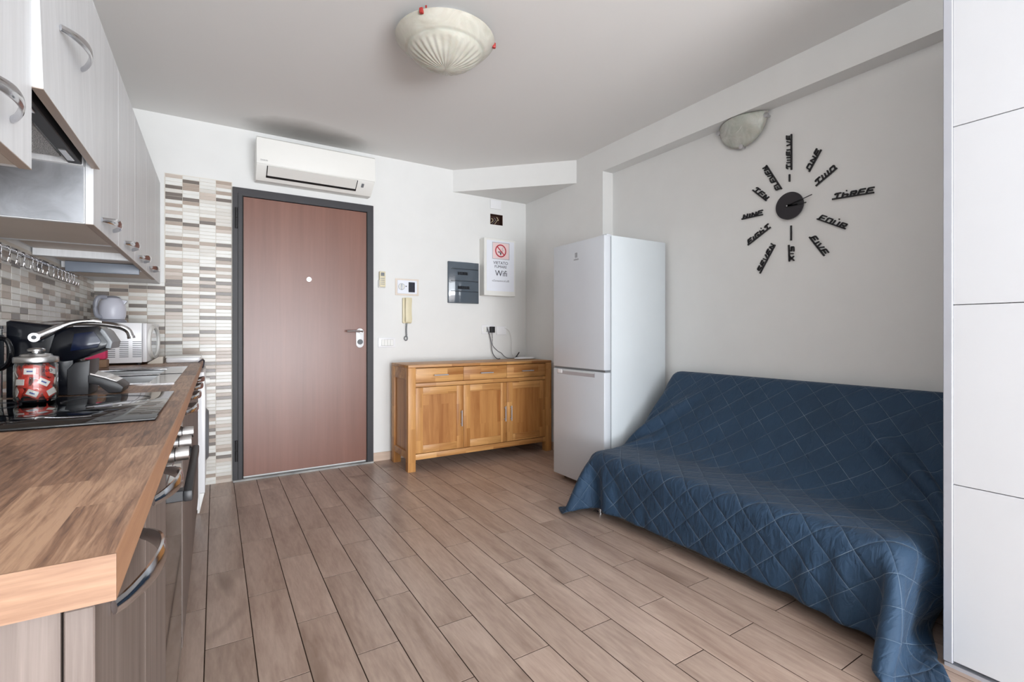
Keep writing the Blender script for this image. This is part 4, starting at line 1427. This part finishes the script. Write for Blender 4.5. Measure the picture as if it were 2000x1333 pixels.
obj('condenser', box(GX1, GX1 + 0.018, GY0 + 0.04, GY1 - 0.04, 0.25, 1.45), M['matt_black'], fg)

# ------------------------------------------------------------------ wardrobe
wd = thing('wardrobe', 'tall white sliding-door wardrobe at the right edge with a silver profile', 'wardrobe', (2.34, -0.3, 0))
VX, VY0, VY1, VZ = 2.010, -1.25, 0.592, 2.34
b_ = bmesh.new()
bx(b_, 2.055, 2.655, VY1 - 0.02, VY1 - 0.002, 0.0, VZ)
bx(b_, 2.055, 2.655, VY0, VY0 + 0.02, 0.0, VZ)
bx(b_, 2.055, 2.655, VY0 + 0.02, VY1 - 0.02, VZ - 0.03, VZ)
bx(b_, 2.055, 2.655, VY0 + 0.02, VY1 - 0.02, 0.03, 0.05)
bx(b_, 2.64, 2.655, VY0 + 0.02, VY1 - 0.02, 0.05, VZ - 0.03)
obj('carcass', b_, M['white_gloss'], wd, smooth=0)
ZS = [0.028, 0.595, 1.170, 1.740, 2.315]
for (y0, y1, xo) in ((-0.36, VY1, 0.0), (VY0, -0.30, 0.028)):
    b_ = bmesh.new()
    bx(b_, VX + xo - 0.002, VX + xo + 0.022, y1 - 0.024, y1, 0.020, 2.325, 0.002, 1)
    bx(b_, VX + xo - 0.002, VX + xo + 0.022, y0, y0 + 0.024, 0.020, 2.325, 0.002, 1)
    sd_ = obj('sliding_door', b_, M['silver'], wd, label='silver upright profiles of the sliding door')
    for z0, z1 in zip(ZS, ZS[1:]):
        obj('door_panel', box(VX + xo, VX + xo + 0.016, y0 + 0.024, y1 - 0.024, z0 + 0.0012, z1 - 0.0012, 0.0012, 1), M['wardrobe_white'], sd_)
obj('bottom_track', box(VX + 0.01, 2.055, VY0, VY1, 0.0, 0.012), M['silver'], wd)
obj('top_track', box(VX + 0.004, 2.055, VY0, VY1, VZ - 0.014, VZ), M['silver'], wd)

# ------------------------------------------------------------------ ceiling lamp
CL = (0.967, 2.19)
cp = thing('ceiling_lamp', 'round alabaster glass ceiling lamp with a ribbed shell centre', 'lamp', (CL[0], CL[1], ZC))
obj('ceiling_plate', lathe(bmesh.new(), (CL[0], CL[1], ZC), [(0, -0.0), (0.150, -0.0), (0.150, -0.02), (0.14, -0.03), (0, -0.03)], 48), M['white_gloss'], cp)


def flute(r, a):
    if r > 0.175:
        return 0
    k_ = min(1, r / 0.03) * min(1, (0.176 - r) / 0.012)
    return -0.0052 * k_ * (0.5 + 0.5 * math.cos(28 * a)) * (0.3 + 0.7 * r / 0.175)


prof = []
R_ = 0.240
for i in range(0, 41):
    r = R_ * i / 40
    z = -0.197 + 0.137 * (r / R_) ** 2.0
    if 0.176 < r < 0.19:
        z += 0.004
    prof.append((r, z))
prof += [(R_ + 0.002, -0.058), (R_, -0.054), (R_ - 0.004, -0.056)]
prof += [(R_ * i / 20, -0.191 + 0.137 * (i / 20) ** 2.0) for i in range(19, -1, -1)]
obj('glass_bowl', lathe(bmesh.new(), (CL[0], CL[1], ZC), prof, 168, flute), M['alabaster'], cp, smooth=60)
# three clips at 120 degrees
for j, (deg, mt) in enumerate(((220, 'red'), (336, 'red'), (97, 'dark_clip'))):
    a_ = math.radians(deg)
    dx_, dy_ = math.cos(a_), math.sin(a_)
    b_ = bmesh.new()
    bx(b_, -0.008, 0.009, -0.009, 0.009, -0.075, -0.050, 0.004)
    bx(b_, -0.045, 0.002, -0.004, 0.004, -0.052, -0.046, 0.001, 1)
    bx(b_, -0.045, -0.040, -0.004, 0.004, -0.050, -0.010, 0.001, 1)
    b_.transform(Matrix.Translation((CL[0] + dx_ * R_, CL[1] + dy_ * R_, ZC)) @ Matrix.Rotation(a_, 4, 'Z'))
    obj('clip', b_, M[mt], cp)

# ------------------------------------------------------------------ wall lamp (half bowl)
wlp = thing('wall_lamp', 'frosted glass half-bowl wall lamp with chrome clips beneath the beam', 'lamp', (XN, 1.765, 2.22))
b_ = bmesh.new()
NA, NR = 28, 12
RA, RV = 0.158, 0.163
CY, CZ = 1.765, 2.384
grid = []
for i in range(NA + 1):
    a_ = PI + PI * i / NA
    row = []
    for j in range(NR + 1):
        r = j / NR
        bulge = 0.020 + 0.085 * (1 - r ** 2.2)
        row.append(b_.verts.new((XN - bulge, CY + RA * r * math.cos(a_), CZ + RV * r * math.sin(a_))))
    grid.append(row)
for i in range(NA):
    for j in range(NR):
        if j == 0:
            try:
                b_.faces.new((grid[i][0], grid[i][1], grid[i + 1][1]))
            except ValueError:
                pass
        else:
            b_.faces.new((grid[i][j], grid[i][j + 1], grid[i + 1][j + 1], grid[i + 1][j]))
bmesh.ops.remove_doubles(b_, verts=b_.verts, dist=1e-5)
bmesh.ops.recalc_face_normals(b_, faces=b_.faces)
gl = obj('glass_shade', b_, M['frosted'], wlp, smooth=60)
sm = gl.modifiers.new('s', 'SOLIDIFY')
sm.thickness = 0.005
b_ = bmesh.new()
for kk, (r0, sw) in enumerate(((0.45, 1), (0.62, -1))):
    pts = []
    for i in range(20):
        t = i / 19
        a_ = PI + 0.5 + sw * 0.3 + 2.0 * t
        r = r0 * (0.5 + 0.5 * t)
        pts.append((XN - 0.022 - 0.085 * (1 - r ** 2.2), CY + RA * r * math.cos(a_), CZ + RV * r * math.sin(a_)))
    tube(b_, pts, lambda t: 0.001 + 0.006 * math.sin(PI * t), 8, up=(1, 0, 0), rz=0.002)
obj('swirl', b_, M['white_plastic'], wlp)
for deg in (190, 270, 350):
    a_ = math.radians(deg)
    y, z = CY + RA * math.cos(a_), CZ + RV * math.sin(a_)
    b_ = cyl(bmesh.new(), (XN - 0.034, y, z), (XN, y, z), 0.008, n=16)
    cyl(b_, (XN - 0.042, y, z), (XN - 0.030, y, z), 0.014, n=16)
    obj('clip', b_, M['chrome'], wlp)
obj('wall_plate', box(XN - 0.012, XN, CY - 0.06, CY + 0.06, CZ - 0.09, CZ - 0.01, 0.003), M['white_plastic'], wlp)

# ------------------------------------------------------------------ wall clock with word hours
ck = thing('wall_clock', 'large black wall clock with the hours spelt out as words', 'clock', (XN, 1.486, 1.798))
CKX = XN - 0.012
b_ = cyl(bmesh.new(), (CKX, 1.486, 1.799), (CKX - 0.008, 1.486, 1.799), 0.0765, n=64)
cyl(b_, (XN, 1.486, 1.799), (CKX, 1.486, 1.799), 0.03, n=24)
obj('face', b_, M['clock_black'], ck)
obj('hub', cyl(bmesh.new(), (CKX - 0.008, 1.495, 1.799), (CKX - 0.016, 1.495, 1.799), 0.004, n=14), M['chrome'], ck)


def bar(b2, p, q, w, x0, x1):
    (y0, z0), (y1, z1) = p, q
    d = Vector((y1 - y0, z1 - z0))
    if d.length < 1e-6:
        return
    d.normalize()
    n = Vector((-d.y, d.x)) * w / 2
    prism(b2, [(y0 + n.x, z0 + n.y), (y1 + n.x, z1 + n.y), (y1 - n.x, z1 - n.y), (y0 - n.x, z0 - n.y)], 'X', x0, x1)


for (tip, w, nm) in (((1.362, 1.832), 0.004, 'minute_hand'), ((1.392, 1.796), 0.006, 'hour_hand')):
    b_ = bmesh.new()
    bar(b_, (1.505, 1.797), tip, w, CKX - 0.0125, CKX - 0.0095)
    bar(b_, (1.495, 1.799), (1.495 + (tip[0] - 1.495) * 0.55, 1.799 + (tip[1] - 1.799) * 0.55), w * 2.2, CKX - 0.0125, CKX - 0.0095)
    obj(nm, b_, M['matt_black'], ck, smooth=0)
for (z0, z1, y) in ((1.939, 1.980, 1.4915), (1.604, 1.688, 1.4825)):
    obj('tick', box(XN - 0.010, XN - 0.001, y - 0.0035, y + 0.0035, z0, z1), M['matt_black'], ck, smooth=0)

# squared stroke letters on a 1 x 1 cell, baseline carries a continuous bar
GL = {
    'T': [((0.0, 0.75), (0.12, 1)), ((0.12, 1), (1, 1)), ((0.5, 1), (0.5, 0))],
    'W': [((0.05, 1), (0.05, 0)), ((0.5, 0.9), (0.5, 0)), ((0.95, 1), (0.95, 0))],
    'E': [((1, 1), (0.15, 1)), ((0.15, 1), (0.0, 0)), ((0.05, 0.52), (0.9, 0.52))],
    'L': [((0.1, 1), (0.1, 0))],
    'V': [((0.0, 1), (0.3, 0)), ((0.95, 1), (0.55, 0))],
    'O': [((0.1, 0), (0.1, 0.85)), ((0.1, 0.9), (0.9, 0.9)), ((0.9, 0.9), (0.9, 0))],
    'N': [((0.1, 0), (0.1, 0.95)), ((0.1, 0.95), (0.9, 0.05)), ((0.9, 0), (0.9, 1))],
    'H': [((0.1, 0), (0.1, 1)), ((0.9, 0), (0.9, 0.6)), ((0.1, 0.55), (0.9, 0.55)), ((0.45, 1.25), (0.58, 1.25))],
    'R': [((0.1, 0), (0.1, 0.9)), ((0.1, 0.9), (0.9, 0.9)), ((0.9, 0.9), (0.9, 0.45)), ((0.9, 0.45), (0.3, 0.45)), ((0.5, 0.45), (0.95, 0))],
    'F': [((1, 1), (0.15, 1)), ((0.15, 1), (0.05, 0)), ((0.05, 0.5), (0.85, 0.5))],
    'U': [((0.1, 0.9), (0.1, 0)), ((0.9, 0.9), (0.9, 0)), ((0.42, 1.3), (0.56, 1.3))],
    'I': [((0.5, 0.9), (0.5, 0))],
    'S': [((1, 1), (0.1, 1)), ((0.1, 1), (0.1, 0.52)), ((0.1, 0.52), (0.9, 0.52)), ((0.9, 0.52), (0.9, 0))],
    'X': [((0.05, 0), (0.95, 1)), ((0.05, 1), (0.95, 0))],
    'G': [((1, 0.95), (0.1, 0.95)), ((0.1, 0.95), (0.1, 0)), ((0.9, 0), (0.9, 0.45)), ((0.9, 0.45), (0.5, 0.45))],
}
WID = {'I': 0.45, 'L': 0.8, 'W': 1.25}
WORDS = [('TWELVE', 1.481, 2.007, 1.481, 2.204), ('ONE', 1.384, 1.968, 1.324, 2.066), ('TWO', 1.348, 1.880, 1.247, 1.945),
         ('THREE', 1.266, 1.786, 1.081, 1.775), ('FOUR', 1.342, 1.696, 1.208, 1.619), ('FIVE', 1.382, 1.603, 1.309, 1.493),
         ('SIX', 1.495, 1.576, 1.492, 1.486), ('SEVEN', 1.663, 1.440, 1.574, 1.594), ('EIGHT', 1.738, 1.620, 1.601, 1.701),
         ('NINE', 1.778, 1.784, 1.648, 1.785), ('TEN', 1.708, 1.944, 1.626, 1.862), ('ELEVEN', 1.538, 1.912, 1.626, 2.071)]
for (wd_, y0, z0, y1, z1) in WORDS:
    b_ = bmesh.new()
    # viewer looks along +X: screen right is -Y
    d = Vector((-(y1 - y0), z1 - z0))
    L = d.length
    d.normalize()
    upv = Vector((-d.y, d.x))
    tot = sum(WID.get(c_, 1.0) for c_ in wd_)
    cell = L / tot
    H_ = 0.026
    sw = 0.0062

    def P(a_, h_):
        s_ = a_ + 0.22 * h_            # slant
        v2_ = Vector((-y0, z0)) + d * s_ + upv * h_
        return (-v2_.x, v2_.y)
    bar(b_, P(-0.004, 0), P(L, 0), sw * 1.15, XN - 0.010, XN - 0.001)
    x = 0
    for c_ in wd_:
        w = WID.get(c_, 1.0) * cell
        for (p, q) in GL[c_]:
            bar(b_, P(x + w * (0.08 + 0.78 * p[0]), p[1] * H_), P(x + w * (0.08 + 0.78 * q[0]), q[1] * H_), sw, XN - 0.010, XN - 0.001)
        x += w
    obj('hour_word', b_, M['matt_black'], ck, smooth=0)

# ------------------------------------------------------------------ sofa
FXs, BXs, SYa, SYb, SZ = 1.905, 2.70, 0.665, 2.215, 0.365
so_ = thing('sofa', 'low sofa bed hidden under the blue quilt, chrome feet showing', 'sofa', (2.3, 1.44, 0))
obj('seat_mattress', box(FXs + 0.012, 2.42, SYa + 0.012, SYb - 0.012, 0.215, SZ - 0.012, 0.04, 4), M['foam'], so_)
bk = (2.30, 0.36, 2.665, 0.835)       # backrest face from (x,z) to (x,z)
dv = Vector((bk[2] - bk[0], bk[3] - bk[1]))
bl = dv.length
dv.normalize()
nv = Vector((dv.y, -dv.x))            # away from the sitter
BT = 0.13
b_ = prism(bmesh.new(), [(bk[0] + nv.x * 0.012, bk[1] + nv.y * 0.012), (bk[2] - dv.x * 0.012 + nv.x * 0.012, bk[3] - dv.y * 0.012 + nv.y * 0.012),
                         (min(2.755, bk[2] + nv.x * BT), bk[3] + nv.y * BT), (bk[0] + nv.x * BT, bk[1] + nv.y * BT)], 'Y', SYa + 0.012, SYb - 0.012, 0.02)
obj('back_mattress', b_, M['foam'], so_)
b_ = bmesh.new()
for y in (SYa + 0.06, SYb - 0.09):
    bx(b_, FXs + 0.05, 2.68, y, y + 0.03, 0.185, 0.215, 0.002, 1)
bx(b_, FXs + 0.05, FXs + 0.08, SYa + 0.06, SYb - 0.06, 0.185, 0.215, 0.002, 1)
bx(b_, 2.65, 2.68, SYa + 0.06, SYb - 0.06, 0.185, 0.215, 0.002, 1)
obj('frame', b_, M['steel'], so_)
for (x, y) in ((FXs + 0.055, SYb - 0.045), (2.64, SYb - 0.045), (FXs + 0.16, SYa + 0.40), (2.64, SYa + 0.09)):
    b_ = cyl(bmesh.new(), (x, y, 0.0), (x, y, 0.19), 0.013, n=16)
    cyl(b_, (x, y, 0.0), (x, y, 0.012), 0.018, n=16)
    cyl(b_, (x + 0.055, y - 0.07, 0.02), (x + 0.055, y - 0.07, 0.19), 0.011, n=16)
    obj('leg', b_, M['chrome'], so_)

# ---- quilt: a small cloth relaxation over the sofa's shape
h = 0.0245
OVF, OVL, OVR, OVB = 0.270, 0.30, 0.38, 0.12        # overhangs: front, left end, right end, behind


def path(v):
    """rest profile over the sofa from the front edge backwards (x, z)"""
    seat = 2.30 - FXs - 0.07
    if v < 0:
        return (FXs - 0.012, SZ + v)
    if v < seat:
        return (FXs + v, SZ + 0.012)
    v -= seat
    xa, za = FXs + seat, SZ + 0.012                      # the cloth bridges the crease
    xb, zb2 = bk[0] + dv.x * 0.07, bk[1] + dv.y * 0.07 + 0.012
    ch = math.hypot(xb - xa, zb2 - za)
    if v < ch:
        return (xa + (xb - xa) * v / ch, za + (zb2 - za) * v / ch)
    v -= ch - 0.07
    if v < bl:
        return (bk[0] + dv.x * v, bk[1] + dv.y * v + 0.012)
    v -= bl
    if v < 0.06:
        return (bk[2] + v, bk[3] + 0.012)
    return (min(bk[2] + 0.066, 2.755), bk[3] + 0.012 - (v - 0.06))


VT = 2.30 - FXs + bl + 0.04 + OVB
vs = np.arange(-OVF, VT, h)
us = np.arange(-OVR, (SYb - SYa) + OVL + 1e-6, h)
NU, NV = len(us), len(vs)
P_ = np.zeros((NU, NV, 3))
Ls = SYb - SYa
for i, u in enumerate(us):
    s_ = max(0, -u) if u < 0 else max(0, u - Ls)
    sgn = -1 if u < 0 else 1
    yy = SYa + min(max(u, 0), Ls)
    for j, v in enumerate(vs):
        x, z = path(v)
        t = max(0, -v)
        if s_ > 0 and t > 0:
            # corner: pull diagonally outwards and down
            rr = math.hypot(s_, t)
            ox, oy = 0.42 * t + 0.10 * s_, 0.42 * s_
            dz_ = math.sqrt(max(1e-4, rr * rr - ox * ox - oy * oy))
            if dz_ > SZ - 0.012:
                kx = math.sqrt(max(0.0, rr * rr - (SZ - 0.012) ** 2)) / max(1e-6, math.hypot(ox, oy))
                ox, oy, dz_ = ox * max(1, kx), oy * max(1, kx), SZ - 0.012
            P_[i, j] = (FXs - 0.012 - ox, yy + sgn * (0.012 + oy), SZ - dz_)
        elif s_ > 0:
            P_[i, j] = (x, yy + sgn * 0.012, z - s_)
        else:
            P_[i, j] = (x, yy, z)
P_[:, :, 2] = np.maximum(P_[:, :, 2], 0.012)
rs = np.random.RandomState(4)
P_ += rs.uniform(-0.002, 0.002, P_.shape)
for ii in range(NU):                                   # long soft ripples so the hanging cloth finds folds
    P_[ii, :, 0] -= 0.006 * math.sin(us[ii] * 17) * (vs < -0.03)
prev = P_.copy()


LU = h * 1.022          # a little fullness along the sofa makes the gathers


def solve(A, B, L, k_):
    d = B - A
    ln = np.sqrt((d * d).sum(-1, keepdims=True)) + 1e-9
    c = d * ((ln - L) / ln) * (0.5 * k_)
    A += c
    B -= c


def passes(P):
    for k_, (di, dj, L, st) in enumerate(((1, 0, LU, 1), (0, 1, h, 1), (1, 1, h * 1.4142, .5), (1, -1, h * 1.4142, .5), (2, 0, 2 * h, .4), (0, 2, 2 * h, .4))):
        if di and dj == 0:
            for o_ in range(2 * di):
                A = P[o_::2 * di] if di == 1 else P[o_::4]
                B = P[o_ + di::2 * di] if di == 1 else P[o_ + 2::4]
                n_ = min(len(A), len(B))
                solve(A[:n_], B[:n_], L, st)
        elif dj and di == 0:
            for o_ in range(2 * dj):
                A = P[:, o_::2 * dj] if dj == 1 else P[:, o_::4]
                B = P[:, o_ + dj::2 * dj] if dj == 1 else P[:, o_ + 2::4]
                n_ = min(A.shape[1], B.shape[1])
                solve(A[:, :n_], B[:, :n_], L, st)
        else:
            for o_ in range(2):
                if dj == 1:
                    A, B = P[o_::2, :-1], P[o_ + 1::2, 1:]
                else:
                    A, B = P[o_::2, 1:], P[o_ + 1::2, :-1]
                n_ = min(len(A), len(B))
                solve(A[:n_], B[:n_], L, st)


def sdbox(p, c, b, r):
    q = np.abs(p - c) - (b - r)
    o_ = np.maximum(q, 0)
    return np.sqrt((o_ * o_).sum(-1)) + np.minimum(q.max(-1), 0) - r


seat_c = np.array([(FXs + 2.48) / 2, (SYa + SYb) / 2, (0.215 + SZ) / 2])
seat_b = np.array([(2.48 - FXs) / 2, Ls / 2, (SZ - 0.215) / 2])
Rb = np.array([[dv.x, 0, dv.y], [0, 1, 0], [nv.x, 0, nv.y]])
back_c = np.array([(bk[0] + bk[2]) / 2 + nv.x * BT / 2, (SYa + SYb) / 2, (bk[1] + bk[3]) / 2 + nv.y * BT / 2])
back_b = np.array([bl / 2, Ls / 2, BT / 2])
wr_c = np.array([2.4, -0.4, 1.0])
wr_b = np.array([2.4 - 1.995, 1.003, 1.2])
fr_c = np.array([2.6, 2.85, 0.9])
fr_b = np.array([2.6 - 2.15, 2.85 - 2.342, 0.95])


def sdf(p):
    a_ = sdbox(p, seat_c, seat_b, 0.045)
    q = (p - back_c) @ Rb.T
    b2_ = sdbox(q, np.zeros(3), back_b, 0.05)
    k_ = 0.12                                            # soft blend fills the crease
    hh = np.clip(0.5 + 0.5 * (b2_ - a_) / k_, 0, 1)
    s_ = b2_ * (1 - hh) + a_ * hh - k_ * hh * (1 - hh)
    return np.minimum(s_, np.minimum(sdbox(p, wr_c, wr_b, 0.01), sdbox(p, fr_c, fr_b, 0.01)))


def collide(P, prev):
    p = P.reshape(-1, 3)
    d = sdf(p)
    m = d < 0.008
    if m.any():
        q = p[m]
        e = 0.002
        g = np.stack([sdf(q + np.array(v_)) - sdf(q - np.array(v_)) for v_ in ((e, 0, 0), (0, e, 0), (0, 0, e))], -1)
        g /= np.sqrt((g * g).sum(-1, keepdims=True)) + 1e-9
        q = q + g * (0.008 - d[m])[:, None]
        pr = prev.reshape(-1, 3)[m]
        mv = q - pr
        tn = mv - g * (mv * g).sum(-1, keepdims=True)
        q = q - tn * 0.9
        p[m] = q
    f_ = P[:, :, 2] < 0.007
    P[:, :, 2][f_] = 0.007
    for c_ in (0, 1):
        a_ = P[:, :, c_]
        a_[f_] -= (a_[f_] - prev[:, :, c_][f_]) * 0.6
    np.minimum(P[:, :, 0], 2.762, out=P[:, :, 0])


top_row = NV - 1
for it in range(430):
    damp = 0.985 if it < 300 else 0.93
    vel = (P_ - prev) * damp
    vel = np.clip(vel, -0.02, 0.02)
    prev = P_.copy()
    P_ = P_ + vel
    P_[:, :, 2] -= 0.0003
    for _ in range(9):
        passes(P_)
    collide(P_, prev)

verts = P_.reshape(-1, 3).tolist()
faces = []
for i in range(NU - 1):
    for j in range(NV - 1):
        q = i * NV + j
        faces.append((q, q + NV, q + NV + 1, q + 1))
me = bpy.data.meshes.new('quilt')
me.from_pydata(verts, [], faces)
uv = me.uv_layers.new(name='UVMap')
vi = np.empty(len(me.loops), dtype=np.int32)
me.loops.foreach_get('vertex_index', vi)
uvs = np.stack([us[vi // NV], vs[vi % NV]], -1).astype(np.float32).ravel()
uv.data.foreach_set('uv', uvs)
me.polygons.foreach_set('use_smooth', [True] * len(me.polygons))
me.materials.append(M['quilt'])
qo = bpy.data.objects.new('quilt', me)
COL.objects.link(qo)
tag(qo, 'dark blue diamond-stitched quilt draped over the sofa down to the floor', 'quilt')
recentre(qo)
ss = qo.modifiers.new('sub', 'SUBSURF')
ss.levels = 1
ss.render_levels = 1
sl = qo.modifiers.new('thick', 'SOLIDIFY')
sl.thickness = 0.006
sl.offset = 0.0
